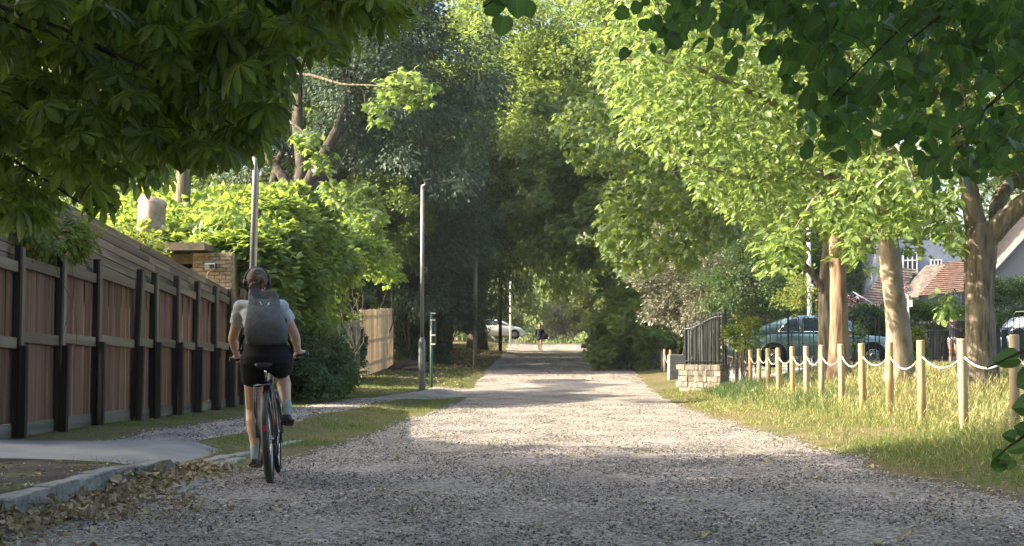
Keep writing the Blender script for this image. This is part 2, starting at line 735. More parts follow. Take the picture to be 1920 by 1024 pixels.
def strip(name, l, r, y0, y1, dy, n, mat, label, lift=.002, crown=0.0):
    ysv = np.arange(y0, y1 + dy / 2, dy)
    u = np.linspace(0, 1, n)
    X = l(ysv)[:, None] * (1 - u)[None] + r(ysv)[:, None] * u[None]
    Y = np.repeat(ysv[:, None], n, 1)
    Z = G(X, Y) + lift + crown * (1 - (2 * u - 1) ** 2)[None] + .012 * wob(X * 2.3, Y * 1.7, 1.3) * np.minimum(1, np.minimum(u, 1 - u) * 8)[None]
    Z[:, 0] = G(X[:, 0], Y[:, 0]) - .03
    Z[:, -1] = G(X[:, -1], Y[:, -1]) - .03
    V = np.stack([X, Y, Z], 2).reshape(-1, 3)
    i = np.arange(n - 1)[None] + (np.arange(len(ysv) - 1) * n)[:, None]
    F = np.stack([i, i + 1, i + 1 + n, i + n], 2).reshape(-1, 4)
    return tag(npobj(name, V, F, mat, smooth=True), label, kind='structure')


road = strip('gravel_road', road_l, road_r, -8, 150, .5, 26, M['gravel'], 'wide straight gravel lane running away under the trees')
path = strip('gravel_path', path_l, path_r, 16.3, 46, .4, 9, M['path_gravel'], 'narrow gravel footpath between the board fence and the grass strip')
DR = MB()
dv = []
for i, yy in enumerate(np.linspace(13.55, 16.4, 9)):
    for j, xx in enumerate(np.linspace(-14.0, -3.72, 24)):
        dv.append((xx + (.05 * math.sin(yy * 3) if j == 23 else 0), yy + .04 * math.sin(xx * 2.1) * (1 if i in (0, 8) else 0), g(xx, yy) + .03 - .055 * float(sm(-4.4, -3.72, xx)) + .004 * math.sin(xx * 3 + yy * 5)))
DR.add(dv, [(i * 24 + j, i * 24 + j + 1, (i + 1) * 24 + j + 1, (i + 1) * 24 + j) for i in range(8) for j in range(23)], smooth=True)
n0 = len(DR.v)
edge = [k for k in range(24)]
DR.add([dv[k] for k in edge] + [(dv[k][0], dv[k][1] - .01, dv[k][2] - .1) for k in edge], [(k, k + 24, k + 25, k + 1) for k in range(23)])
tag(DR.build('driveway', M['asphalt']), 'grey asphalt driveway apron crossing to the kerb', kind='structure')
V, F = grid(np.linspace(-14, -3.8, 40), np.linspace(6, 13.5, 28), lambda x, y: G(x, y) + .004 + .02 * wob(x * 3, y * 3, 1.5))
tag(npobj('soil_bed', V, F, M['soil'], smooth=True), 'dark bare soil bed behind the granite kerb', kind='structure')

kerb = empty('kerb', (-3.62, 12, 0), 'mossy granite kerb of long stones edging the soil bed')
tag(kerb, kind='structure')


def rough_block(d, seed, w=.012):
    bm = bmesh.new()
    bmesh.ops.create_cube(bm, size=1)
    bmesh.ops.scale(bm, vec=d, verts=bm.verts)
    bmesh.ops.bevel(bm, geom=bm.edges[:], offset=w * 1.6, segments=2, affect='EDGES', profile=.6)
    le = [e for e in bm.edges if e.calc_length() > .25]
    bmesh.ops.subdivide_edges(bm, edges=le, cuts=4, use_grid_fill=True)
    rr = random.Random(seed)
    for v in bm.verts:
        v.co += Vector((rr.uniform(-w, w), rr.uniform(-w, w), rr.uniform(-w, w))) * .8
    me = bpy.data.meshes.new('kerb_stone')
    bm.to_mesh(me)
    bm.free()
    me.materials.append(M['granite'])
    return me


kb = [rough_block((.17, .93, .3), i) for i in range(3)]
yk = 6.9
i = 0
while yk < 13.0:
    o = piece('kerb_stone', kb[i % 3], kerb, (0.02 * math.sin(i * 2.3), yk - 12, -.005 + .01 * math.sin(i * 1.7)), (0, 0, .012 * math.sin(i * 3)))
    yk += .945
    i += 1
o = piece('kerb_stone', kb[1], kerb, (.02, 13.05 - 12 + .02, -.035), (R(-4), 0, R(4)), (1, .62, 1))
for k in range(5):                                                   # the dropped and the far kerb
    yy = 13.85 + k * .945
    piece('kerb_stone', kb[k % 3], kerb, (.0 + .05 * k, yy - 12, -.125 + (.0 if k < 3 else -.01) + .01 * math.sin(k * 2)), (0, 0, R(-3)))
sett = [rough_block((.22, .30, .1), 20 + i, .008) for i in range(2)]
for me in sett:
    me.name = 'granite_sett'
for k in range(14):                                                  # the channel in front of it
    yy = 10.9 + k * .315
    piece('granite_sett', sett[k % 2], kerb, (.62 - .035 * k + .01 * math.sin(k * 5), yy - 12, -.036), (0, 0, R(-6)))

# ------------------------------------------------------------------ gravel stones, fallen leaves, grass
T_STONE = (A((-.5, -.1, 0), (.1, -.45, .05), (.55, .05, -.03), (0, .42, .04), (.05, 0, .32), (0, 0, -.3)),
           [np.array([(0, 1, 4), (1, 2, 4), (2, 3, 4), (3, 0, 4), (1, 0, 5), (2, 1, 5), (3, 2, 5), (0, 3, 5)])])


def in_view(x, y, z=0.2, m=40):
    """Which points the photograph's frame takes in (with a margin, in its pixels)."""
    P = np.stack([x, y, np.full_like(x, z) - 1.0], 1) @ np.array(_cm)
    u = 960 + FPX * P[:, 0] / -P[:, 2]
    return (u > -m) & (u < 1920 + m) & (P[:, 2] < 0)


def stones(n, y0, y1, xf0, xf1, s0, s1, pw=1.0):
    y = y0 + (y1 - y0) * RG.random(n) ** pw
    a, b = xf0(y), xf1(y)
    x = a + (b - a) * RG.random(n)
    k = in_view(x, y)
    x, y = x[k], y[k]
    n = len(x)
    s = s0 + (s1 - s0) * RG.random(n) ** 2.5
    P = np.stack([x, y, G(x, y) + .004 + s * .08], 1)
    up = np.tile(A((0, 0, 1)), (n, 1)) + .35 * RG.normal(size=(n, 3))
    M3 = frames(randdir(n) * A((1, 1, .1)), up)
    return scatter(*T_STONE, P, M3, np.stack([s, s * RG.uniform(.6, 1.1, n), s * RG.uniform(.5, 1, n)], 1))


def joined(parts):
    V, F, o = [], {}, 0
    for v, fs in parts:
        V.append(v)
        for f in fs:
            F.setdefault(f.shape[1], []).append(f + o)
        o += len(v)
    return np.concatenate(V), [np.concatenate(f) for f in F.values()]


V, F = joined([stones(52000, 7.4, 15, road_l, road_r, .008, .034), stones(40000, 15, 34, road_l, road_r, .011, .036, 1.3),
               stones(3500, 16.4, 34, path_l, path_r, .015, .05), stones(2500, 7.5, 13.5, lambda y: -8 + 0 * y, lambda y: -3.75 + 0 * y, .01, .04)])
tag(npobj('gravel', V, F, M['stone']), 'loose grey and pinkish stones lying on the lane', kind='stuff')

curl = [T_OVAL[0].copy(), T_HEART[0].copy(), T_OVAL[0].copy()]
curl[0][:, 2] += .35 * np.abs(curl[0][:, 0]) * 2 + .25 * (curl[0][:, 1] - .5) ** 2
curl[1][:, 2] += .5 * curl[1][:, 0] ** 2 + .15 * np.sin(curl[1][:, 1] * 5)
curl[2][:, 2] += .7 * (curl[2][:, 1] - .5) ** 2
T_DRY = [(curl[0], T_OVAL[1]), (curl[1], T_HEART[1]), (curl[2], T_OVAL[1])]


def leaf_bed(n, xy, s0, s1, ti, pile=.0):
    x, y, h = xy(n)
    n = len(x)
    P = np.stack([x, y, G(x, y) + .012 + h], 1)
    up = np.tile(A((0, 0, 1)), (n, 1)) + (.25 + 2.0 * pile) * RG.normal(size=(n, 3)) * .5
    M3 = frames(randdir(n) * A((1, 1, .15 + pile)), up)
    return scatter(*T_DRY[ti], P, M3, s0 + (s1 - s0) * RG.random(n))


def kerbside(n):
    y = 6.8 + 7.0 * RG.random(n)
    d = np.abs(RG.normal(size=n)) * (.28 + .12 * np.sin(y * 2.0))
    x = -3.5 + d * (1.25 - .55 * sm(10.5, 13.5, y))
    h = np.maximum(0, .06 * np.exp(-(d / .35) ** 2)) * RG.random(n)
    return x, y, h


def roadwide(n):
    y = 7.5 + 12 * RG.random(n) ** 1.5
    x = road_l(y) + (road_r(y) + .8 - road_l(y)) * RG.random(n)
    return x, y, 0 * x


def soilwide(n):
    return -8 + 4.2 * RG.random(n), 7.5 + 6 * RG.random(n), np.zeros(n) + .01


def farlane(n):
    y = 52 + 52 * RG.random(n)
    x = road_l(y) + (road_r(y) - road_l(y)) * RG.random(n)
    k = wob(x * .6, y * .22, 1.0, 4) > -.25
    return x[k], y[k], 0 * y[k] + .012


def bank(n):
    y = 46 + 50 * RG.random(n)
    return road_l(y) - 4.5 * RG.random(n) ** 1.2 - .2, y, 0 * y + .01


V, F = joined([leaf_bed(900, kerbside, .03, .07, 0, .45), leaf_bed(750, kerbside, .03, .07, 2, .45), leaf_bed(450, kerbside, .025, .06, 1, .4),
               leaf_bed(900, roadwide, .02, .05, 2), leaf_bed(500, soilwide, .03, .08, 0), leaf_bed(1500, bank, .08, .16, 0), leaf_bed(2600, farlane, .05, .11, 2)])
litter = npobj('leaf_litter', V, F, M['dry_leaf'])
tag(litter, 'curled brown dead leaves heaped in the gutter along the granite kerb', kind='stuff')
dry_me = [npmesh('leaf', t[0] * .1, t[1], M['dry_leaf']) for t in T_DRY]
x, y, h = kerbside(130)
for k in range(130):
    piece('leaf', dry_me[k % 3], litter, (x[k], y[k], g(x[k], y[k]) + .05 + h[k]), (rnd.gauss(0, .4), rnd.gauss(0, .4), rnd.uniform(0, 6.3)), [rnd.uniform(.4, .8)] * 3)
M['yellow_leaf'] = leafmat('fallen_yellow_leaves', (.17, .14, .075), (.40, .36, .19), (.4, .36, .1), .15, .65, .25)
yel_me = [npmesh('fallen_leaf', t[0] * .085, t[1], M['yellow_leaf']) for t in T_DRY]
x, y, h = roadwide(150)
for k in range(150):
    piece('fallen_leaf', yel_me[k % 3], road, (x[k], y[k], g(x[k], y[k]) + .018), (rnd.gauss(0, .12), rnd.gauss(0, .12), rnd.uniform(0, 6.3)), [rnd.uniform(.4, .85)] * 3)

T_BLADE = (A((-.5, 0, 0), (.5, 0, 0), (-.38, .5, .10), (.38, .5, .10), (0, 1, .42)), [np.array([(2, 3, 4)]), np.array([(0, 1, 3, 2)])])
T_HEADS = (A((-.12, 0, 0), (.12, 0, 0), (-.1, .68, .12), (.1, .68, .12), (-.55, .78, .17), (.55, .78, .17), (0, 1, .34)), [np.array([(4, 5, 6), (2, 3, 4), (3, 5, 4)]), np.array([(0, 1, 3, 2)])])


def blades(n, xy, h0, h1, w, T=T_BLADE, lean=.3, hf=None):
    x, y = xy(n)
    k = in_view(x, y)
    x, y = x[k], y[k]
    if hf is not None:
        ps = hf(x, y)
        k = RG.random(len(x)) < ps
        x, y, ps = x[k], y[k], ps[k]
    else:
        ps = 1
    n = len(x)
    hh = (h0 + (h1 - h0) * RG.random(n)) * (.45 + .55 * ps)
    P = np.stack([x, y, G(x, y) - .01], 1)
    D = np.tile(A((0, 0, 1)), (n, 1)) + lean * RG.normal(size=(n, 3))
    M3 = frames(D, randdir(n) * A((1, 1, .1)))
    ww = w * (.7 + .6 * RG.random(n)) * np.maximum(1, y / 24)
    return scatter(*T, P, M3, np.stack([ww, hh, hh], 1))


def patch(x, y, f=1.0, s=0.0, lo=-.3, hi=.5):
    return sm(lo, hi, wob(x, y, f, s))


def box_xy(x0, x1, y0, y1, py=1.0):
    return lambda n: (x0 + (x1 - x0) * RG.random(n), y0 + (y1 - y0) * RG.random(n) ** py)


def tall(x, y):
    return np.clip(sm(3.3, 4.7, x) * (.75 + .25 * patch(x, y, .9, 1)) + .05, 0, 1)


def rverge(x, y):
    return sm(-.1, .35, x - road_r(y)) * (.4 + .6 * patch(x, y, 1.3, .6, -.5, .3)) * sm(6.5, 4.2, x)


lgrass = [blades(70000, box_xy(2.9, 15, 13, 40, 1.25), .12, .34, .0075, T_BLADE, .33, tall)]
V, F = joined(lgrass + [blades(42000, box_xy(2.2, 6.0, 9.2, 45, 1.3), .03, .13, .007, T_BLADE, .5, rverge)])
V2_, F2_ = blades(16000, box_xy(2.5, 5.2, 8.8, 17.5), .03, .12, .006, T_BLADE, .5, lambda x, y: sm(-.15, .3, x - road_r(y)))
V, F = joined([(V, F), (V2_, F2_)])
tag(npobj('long_grass', V, F, M['grass']), 'long green and yellowing grass growing round the rope fence posts', kind='stuff')
V, F = joined([blades(60000, box_xy(3.4, 15, 14.5, 41, 1.15), .17, .38, .012, T_HEADS, .25, tall),
               blades(22000, box_xy(2.3, 6.0, 12, 44, 1.1), .03, .14, .010, T_BLADE, .5, lambda x, y: rverge(x, y) * .8)])
tag(npobj('dry_grass', V, F, M['straw']), 'pale straw coloured grass with seed heads on the right verge', kind='stuff')


def dark_clump(x, y):
    a = np.exp(-((x - 5.0) / .7) ** 2 - ((y - 15.2) / 1.6) ** 2) + np.exp(-((x - 4.5) / .8) ** 2 - ((y - 27.5) / 2.0) ** 2) + np.exp(-((x - 4.6) / 1.6) ** 2 - ((y - 37) / 4.) ** 2)
    return np.clip(a * 1.2, 0, 1)


V, F = joined([blades(26000, box_xy(3.2, 7.5, 12.5, 42), .2, .5, .011, T_BLADE, .28, dark_clump)])
tag(npobj('lush_grass', V, F, M['lush']), 'darker blue green tufts of grass among the pale verge grass', kind='stuff')


def lstrip(x, y):
    a = sm(0, .3, x - path_r(y)) * sm(.15, -.25, x - road_l(y)) * sm(16, 17, y)
    b = sm(.1, -.3, x - path_l(y)) * sm(-7.6, -6.2, x) * sm(16.8, 18, y) * .7
    c = sm(.2, -.3, x - road_l(y)) * sm(43, 47, y) * sm(66, 58, y) * .8
    return np.clip(np.maximum(np.maximum(a, b), c) * (.3 + .7 * patch(x, y, 1.6, 2.2, -.5, .3)), 0, 1)


def kfringe(x, y):
    return np.clip(np.exp(-((x + 3.75) / .1) ** 2) * patch(x, y, 3, 1, .2, .5) + np.exp(-((x + 4.3) / .25) ** 2 - ((y - 13.5) / .1) ** 2) + .9 * np.exp(-((x + 3.1) / .15) ** 2 - ((y - 14.6) / .35) ** 2), 0, 1)


V, F = joined([blades(75000, box_xy(-7.5, -2.5, 15.5, 62, 1.3), .025, .11, .007, T_BLADE, .5, lstrip),
               blades(5000, box_xy(-5, -2.8, 12, 16), .05, .14, .006, T_BLADE, .45, kfringe)])
tag(npobj('short_grass', V, F, M['grass']), 'short patchy grass on the strip between path and lane', kind='stuff')

# ------------------------------------------------------------------ trees
def barkmat(name, c1, c2, sx=9, bm=.9, mid=None):
    return surf(name, c1, c2, sx, .9, bm, stretch=(1, 1, .16), spec=.15, detail=8, mid=mid, dist=.03, bscale=sx * 1.6)


M['bark_grey'] = barkmat('grey_bark', (.06, .052, .042), (.27, .225, .165), 16, mid=(.155, .13, .095))
M['bark_brown'] = barkmat('brown_bark', (.09, .06, .04), (.31, .21, .14), 11, mid=(.21, .14, .09))
M['bark_pale'] = surf('pale_smooth_bark', (.09, .08, .05), (.29, .25, .19), 6, .85, .5, detail=9, mid=(.22, .185, .135), spec=.2, stretch=(1, 1, .5))
M['bark_dark'] = barkmat('dark_bark', (.03, .026, .02), (.10, .085, .065), 8)
M['twig'] = plain('dark_twigs', (.035, .028, .018), .8, spec=.2)
M['twig_brown'] = plain('brown_twigs', (.12, .085, .05), .8, spec=.2)

LF = {
    'chestnut': leafmat('chestnut_leaves', (.05, .082, .022), (.10, .14, .04), (.32, .44, .06), .5, .4, .4, veins=True),
    'linden': leafmat('linden_leaves', (.026, .06, .02), (.06, .115, .035), (.17, .34, .06), .45, .4, .4, veins=True),
    'magnolia': leafmat('pale_green_leaves', (.072, .122, .034), (.145, .205, .07), (.29, .41, .09), .46, .38, .4, veins=True),
    'holm': leafmat('holm_oak_leaves', (.034, .068, .04), (.085, .128, .08), (.12, .19, .075), .32, .5, .3),
    'plane': leafmat('plane_leaves', (.06, .105, .03), (.14, .20, .06), (.32, .42, .08), .5, .45, .35),
    'sycamore': leafmat('sycamore_leaves', (.045, .085, .018), (.12, .17, .045), (.24, .33, .055), .40, .42, .4),
    'dark': leafmat('dark_bush_leaves', (.035, .07, .028), (.085, .135, .055), (.14, .22, .06), .34, .48, .3),
    'holly': leafmat('variegated_holly_leaves', (.06, .075, .04), (.24, .235, .17), (.2, .22, .11), .25, .32, .5, odd=(.3, .2, .15)),
    'vine': leafmat('vine_leaves', (.065, .12, .025), (.16, .235, .06), (.36, .48, .075), .48, .42, .35),
    'hazy': leafmat('haze_tinted_leaves', (.10, .14, .06), (.20, .25, .11), (.36, .44, .12), .4, .5, .3),  # far foliage lightened: distance haze is put into the leaf colour
    'hedge': leafmat('hedge_leaves', (.025, .06, .014), (.06, .12, .03), (.10, .17, .03), .3, .45, .35),
    'rose': leafmat('rose_leaves', (.07, .11, .02), (.17, .22, .05), (.3, .38, .06), .4, .42, .35, odd=(.45, .2, .05)),
}


def clump_leaves(C, cr, per, size, T, axis=None, droop=.5, flat=.75, jitter=.35, out=.8, rg=RG):
    n = len(C)
    per = int(per * 1.7)
    size = size * 1.12
    k = n * per
    Cc = np.repeat(C, per, 0)
    rr = np.repeat(np.broadcast_to(np.asarray(cr, float), (n,)), per)
    d = randdir(k, rg)
    off = d * (rg.random(k) ** .45)[:, None] * rr[:, None] * A((1, 1, flat))
    P = Cc + off
    o = d * .9
    if axis is not None:
        a = Cc - axis
        a /= np.maximum(np.linalg.norm(a, axis=1, keepdims=True), 1e-6)
        o = o + out * a
    D = o + A((0, 0, -droop)) + jitter * rg.normal(size=(k, 3))
    Nn = A((0, 0, 1)) + .55 * o + .45 * rg.normal(size=(k, 3))
    s = size * rg.uniform(.65, 1.25, k)
    return scatter(*T, P, frames(D, Nn), s)


def crown_pts(c, r, n, shell=.5, seed=0.0, uneven=.28, low=-1.0, rg=RG):
    """Uneven points in the outer part of an ellipsoid."""
    d = randdir(n * 3, rg)
    d = d[d[:, 2] > low][:n]
    f = 1 + uneven * (np.sin(d[:, 0] * 4.1 + seed) * np.sin(d[:, 1] * 3.7 + 2 * seed) + .6 * np.sin(d[:, 2] * 6.3 + seed * 3 + d[:, 0] * 5))
    t = shell + (1 - shell) * rg.random(len(d)) ** .6
    return np.asarray(c, float) + d * np.asarray(r, float) * (f * t)[:, None]


def wander(p0, p1, n=7, amp=.12, sag=0.0, rr=rnd):
    p0, p1 = Vector(p0), Vector(p1)
    L = (p1 - p0).length
    out = []
    ph = [rr.uniform(0, 6.3) for _ in range(4)]
    for i in range(n + 1):
        t = i / n
        p = p0.lerp(p1, t)
        e = math.sin(math.pi * t) * amp * L
        p += Vector((math.sin(t * 5 + ph[0]), math.sin(t * 4.3 + ph[1]), .6 * math.sin(t * 6 + ph[2]))) * e * .5
        p.z += sag * math.sin(math.pi * t) * L
        out.append(p)
    return out


def trunk_mesh(mb, base, top, r0, r1, rr=rnd, flare=1.35, n=12, seg=10):
    pts = wander(base, top, seg, .03, rr=rr)
    rad = []
    for i in range(seg + 1):
        t = i / seg
        rad.append((r0 + (r1 - r0) * t) * (1 + (flare - 1) * math.exp(-t * seg * .9)) * (1 + .04 * math.sin(i * 2.1)))
    pts[0].z -= .25
    b = len(mb.v)
    mb.tube(pts, rad, n)
    for i in range(b, len(mb.v)):                                     # ridges and lumps
        x, y, z = mb.v[i]
        k = (i - b) % n
        q = 1 + .05 * math.sin(k * 2.4 + z * .9) + .03 * math.sin(k * 4.1 - z * 2.3)
        j = min((i - b) // n, seg)
        cx, cy = pts[j].x, pts[j].y
        mb.v[i] = (cx + (x - cx) * q, cy + (y - cy) * q, z)
    return pts[-1]


def tree(name, label, cat, base, fork, r0, c, r, mat, bark, nclump=150, per=80, cr=.9, size=.16, T=T_RHOMB, droop=.5, shell=.45, low=-1., uneven=.28, limbs=9, group='', out=.8, flat=.75, r1=None):
    rt = empty(name, base, label, cat, group or None)
    b = Vector(base)
    mb = MB()
    r1 = r1 or r0 * .72
    C = crown_pts(c, r, nclump, shell, rnd.uniform(0, 6), uneven, low)
    if r0 > 0:
        tip = trunk_mesh(mb, (0, 0, 0), Vector(fork) - b, r0, r1)
        for k in range(limbs):
            q = Vector(C[rnd.randrange(len(C))]) - b
            q = tip.lerp(q, .85)
            mb.tube(wander(tip - Vector((0, 0, rnd.uniform(0, .4) * tip.z * .25)), q, 7, .16, .05), [r1 * .62 * (1 - t / 7) ** .8 + .018 for t in range(8)], 6)
        mb.build('trunk', bark, rt)
    V, F = clump_leaves(C - np.array(base), cr, per, size, T, np.array(c) - np.array(base), droop, flat, out=out)
    tag(npobj('crown', V, F, mat, rt), kind='stuff')
    return rt


def cz(px, py, Y):
    p = at(px, py, Y)
    return (p.x, p.y, p.z)


# --- the far trees and the trees over the lane
TL = 'trees along the lane'
tree('holm_oak', 'large dense blue green evergreen oak rising behind the vine covered hedge', 'tree', (-11.6, 58, g(-11.6, 58)), (-11.2, 58.5, 6.2), .58, (-8.8, 63.5, 12.4), (5.4, 5.2, 9.3), LF['holm'], M['bark_dark'], 430, 150, .95, .15, droop=.7, shell=.3, low=-.8, group=TL)
tree('plane_tree', 'tall light green plane tree on the left side of the far lane', 'tree', (-6.0, 88, g(-6, 88)), (-5.8, 88, 8), .5, (-4.6, 86, 13.5), (6.0, 6.5, 9.5), LF['plane'], M['bark_dark'], 330, 110, 1.0, .23, droop=.5, group=TL, low=-.85)
tree('plane_tree', 'tall plane tree leaning over the far lane from its right side', 'tree', (4.6, 84, g(4.6, 84)), (3.8, 83.5, 7), .5, (1.4, 81, 13.6), (5.6, 6.5, 8.6), LF['plane'], M['bark_dark'], 330, 110, 1.0, .23, droop=.6, group=TL, low=-.9)
tree('sycamore_tree', 'bright sycamore beside the lane whose low branches hang over its right edge', 'tree', (2.95, 64, g(2.95, 64)), (2.8, 64, 4.4), .35, (1.5, 65.5, 8.7), (3.6, 4.0, 4.2), LF['sycamore'], M['bark_dark'], 170, 80, .75, .21, T_MAPLE, droop=.8, group=TL, uneven=.4, low=-.8)
tree('lime_tree', 'dark leaved tree in the middle distance with low branches right of the lane', 'tree', (5.0, 74, g(5.0, 74)), (4.9, 74, 3.4), .3, (4.9, 73, 5.6), (3.0, 3.5, 4.4), LF['plane'], M['bark_dark'], 150, 90, .8, .19, droop=.7, group=TL)
tree('yew_tree', 'dark drooping evergreen over the left bank near the parked white car', 'tree', (-7.4, 83, g(-7.4, 83)), (-7.2, 83, 4), .35, (-6.9, 82, 8.0), (3.7, 5, 5.0), LF['dark'], M['bark_dark'], 260, 110, .85, .17, droop=.9, group=TL)
tree('ash_tree', 'blue green hazy tree standing left of the far end of the lane', 'tree', (-8.4, 126, g(-8.4, 126)), (-8.2, 126, 7), .4, (-7.2, 124, 8.8), (3.8, 4, 7.2), LF['hazy'], M['bark_dark'], 190, 90, 1.1, .28, droop=.7, group=TL)
tree('beech_tree', 'pale sunlit tree closing the view beyond the crest of the lane', 'tree', (1.8, 168, g(1.8, 168)), (1.8, 168, 5), .4, (1.8, 166, 6.0), (6.5, 5, 7.5), LF['hazy'], M['bark_grey'], 200, 90, 1.3, .34, droop=.6, group=TL)
tree('poplar_tree', 'tall hazy tree far behind the crest of the lane with sky around its top', 'tree', (-3.4, 205, g(-3.4, 205)), (-3.4, 205, 6), .4, (-3.4, 205, 10.5), (7, 6, 11), LF['hazy'], M['bark_grey'], 200, 80, 1.6, .42, droop=.6, group=TL)
tree('chestnut_tree', 'broad tree on the right beyond the far lane behind the hollies', 'tree', (11, 92, g(11, 92)), (11, 92, 5), .4, (9.6, 90, 11.2), (6.4, 6, 9), LF['plane'], M['bark_dark'], 240, 90, 1.2, .26, droop=.6, group=TL)
for x, y, cx_, czz, rx, rz, lab, lm in [
        (-15.5, 66, -15, 9, 5, 8, 'leafy tree far left above the brick outbuilding and its flat roof', 'plane'),
        (-23, 72, -22.5, 9, 6, 9, 'broad tree at the far left behind the garden fence', 'plane'),
        (-10.5, 74, -10.5, 11, 4.5, 10, 'tall dark tree standing close behind the evergreen oak', 'dark'),
        (12.2, 82, 12.2, 11.5, 4.2, 7.5, 'dark tree standing beside the house with the red roof', 'dark'),
        (-8.5, 110, -7, 20.5, 7, 9, 'tall tree whose high crown fills the gap between the evergreen oak and the plane trees', 'plane'),
        (-20, 136, -18, 19, 8, 13, 'very tall tree rising behind the evergreen oak at the far end', 'plane'),
        (5.5, 150, 5, 24, 9, 11, 'very tall tree whose crown closes the gap above the far end of the lane', 'plane'),
        (15, 118, 14, 18, 8, 13, 'tall far tree rising behind the hollies and the railing', 'plane'),
        (24, 96, 24, 11, 8, 9, 'spreading tree behind the grey rendered gable', 'plane'),
        (7.4, 120, 7, 11, 7, 10, 'distant tree right of the far end of the lane', 'hazy'),
        (-12, 108, -12, 12, 6, 11, 'distant tree behind the parked white car', 'plane')]:
    tree('tree', lab, 'tree', (x, y, g(x, y)), (x, y, 4.5), .35, (cx_, y, czz), (rx, rx * .9, rz), LF[lm], M['bark_dark'], 190, 90, 1.2, .26, droop=.6, group=TL)

# --- bushes
BG = 'bushes beside the lane'


def bush(name, label, c, r, mat, n=90, per=80, cr=.5, size=.12, T=T_RHOMB, stems=5, droop=.5, group=BG, cat='bush', low=-.6):
    base = (c[0], c[1], g(c[0], c[1]))
    rt = empty(name, base, label, cat, group)
    C = crown_pts(c, r, n, .5, rnd.uniform(0, 6), .25, low) - np.array(base)
    mb = MB()
    for k in range(stems):
        q = Vector(C[rnd.randrange(len(C))])
        mb.tube(wander((rnd.uniform(-.15, .15), rnd.uniform(-.15, .15), -.05), q * .85, 5, .14), [.035 * (1 - t / 6.5) for t in range(6)], 5)
    if stems:
        tag(mb.build('stem', M['bark_dark'], rt), kind='stuff')
    V, F = clump_leaves(C, cr, per, size, T, np.array([0, 0, c[2] - base[2]]), droop)
    tag(npobj('foliage', V, F, mat, rt), kind='stuff')
    return rt


bush('holly_bush', 'pale grey green variegated holly right of the lane behind the dark railing', cz(1292, 540, 57), (1.75, 1.9, 2.5), LF['holly'], 150, 100, .5, .10, droop=.3)
bush('holly_bush', 'large dark glossy holly directly behind the rear of the green car', cz(1420, 540, 54), (1.7, 1.8, 2.5), LF['dark'], 140, 90, .5, .10, droop=.3)
bush('holly_bush', 'dark holly filling the gap beside the white street lamp', cz(1520, 520, 56), (1.8, 1.8, 2.9), LF['dark'], 140, 90, .5, .10, droop=.3)
bush('holly_bush', 'speckled green and white holly between the pale holly and the dark holly', cz(1360, 560, 55), (1.3, 1.5, 1.9), LF['holly'], 80, 80, .45, .09, droop=.3)
bush('sapling', 'small yellow green sapling in front of the white street lamp', cz(1505, 560, 50), (.6, .6, 1.0), LF['rose'], 34, 26, .25, .10, T_RHOMB, droop=.4, group=None, cat='tree', low=-.9)
bush('laurel_bush', 'low spreading bush under the sycamore at the right edge of the lane', cz(1178, 622, 64), (1.5, 2.4, 1.7), LF['plane'], 80, 60, .5, .19, T_MAPLE, low=-1)
bush('laurel_bush', 'sunlit green bush between the vine hedge and the second lamp post', cz(700, 425, 60), (1.9, 1.6, 2.2), LF['sycamore'], 120, 90, .5, .14, T_RHOMB)
bush('laurel_bush', 'greyish shaded evergreen bush behind the second lamp post', cz(780, 520, 64), (2.2, 2.5, 3.2), LF['holm'], 170, 100, .6, .14)
bush('laurel_bush', 'dark bush reaching the ground between the two wooden fences', cz(792, 640, 66), (1.1, 1.2, 1.7), LF['dark'], 110, 100, .4, .12)
bush('laurel_bush', 'dense dark bush left of the wooden telegraph pole', cz(832, 500, 74), (1.7, 3, 3.1), LF['holm'], 170, 100, .6, .16)
bush('laurel_bush', 'small dark bush in front of the parked white car', cz(890, 628, 100), (.6, .7, .5), LF['dark'], 40, 60, .3, .14)
bush('pale_bush', 'rounded pale bush at the crest of the lane beyond the walker', cz(1058, 603, 138), (2.3, 2, 1.9), LF['holly'], 80, 80, .55, .22)
bush('pale_bush', 'yellow green bush at the far right corner of the lane', cz(1112, 590, 122), (1.7, 2, 2.0), LF['hazy'], 70, 80, .5, .22)
bush('rose_bush', 'rose bush with yellow green leaves and orange flowers at the corner of the railing', cz(1398, 634, 40.2), (.5, .4, .5), LF['rose'], 34, 22, .22, .09, T_RHOMB, group=None, cat='bush')
bush('garden_hedge', 'clipped dark green hedge in front of the house with the red roof', cz(1750, 606, 62), (3.0, 1.0, .75), LF['hedge'], 200, 110, .35, .09, group='clipped hedges')
bush('garden_hedge', 'taller green clipped hedge below the grey rendered gable', cz(1900, 580, 66), (2.2, 1.2, 1.3), LF['hedge'], 150, 110, .4, .09, group='clipped hedges')
bush('garden_hedge', 'dark hedge behind the bonnet of the green car', cz(1640, 615, 58), (1.6, .9, .7), LF['dark'], 110, 100, .35, .09, group='clipped hedges')

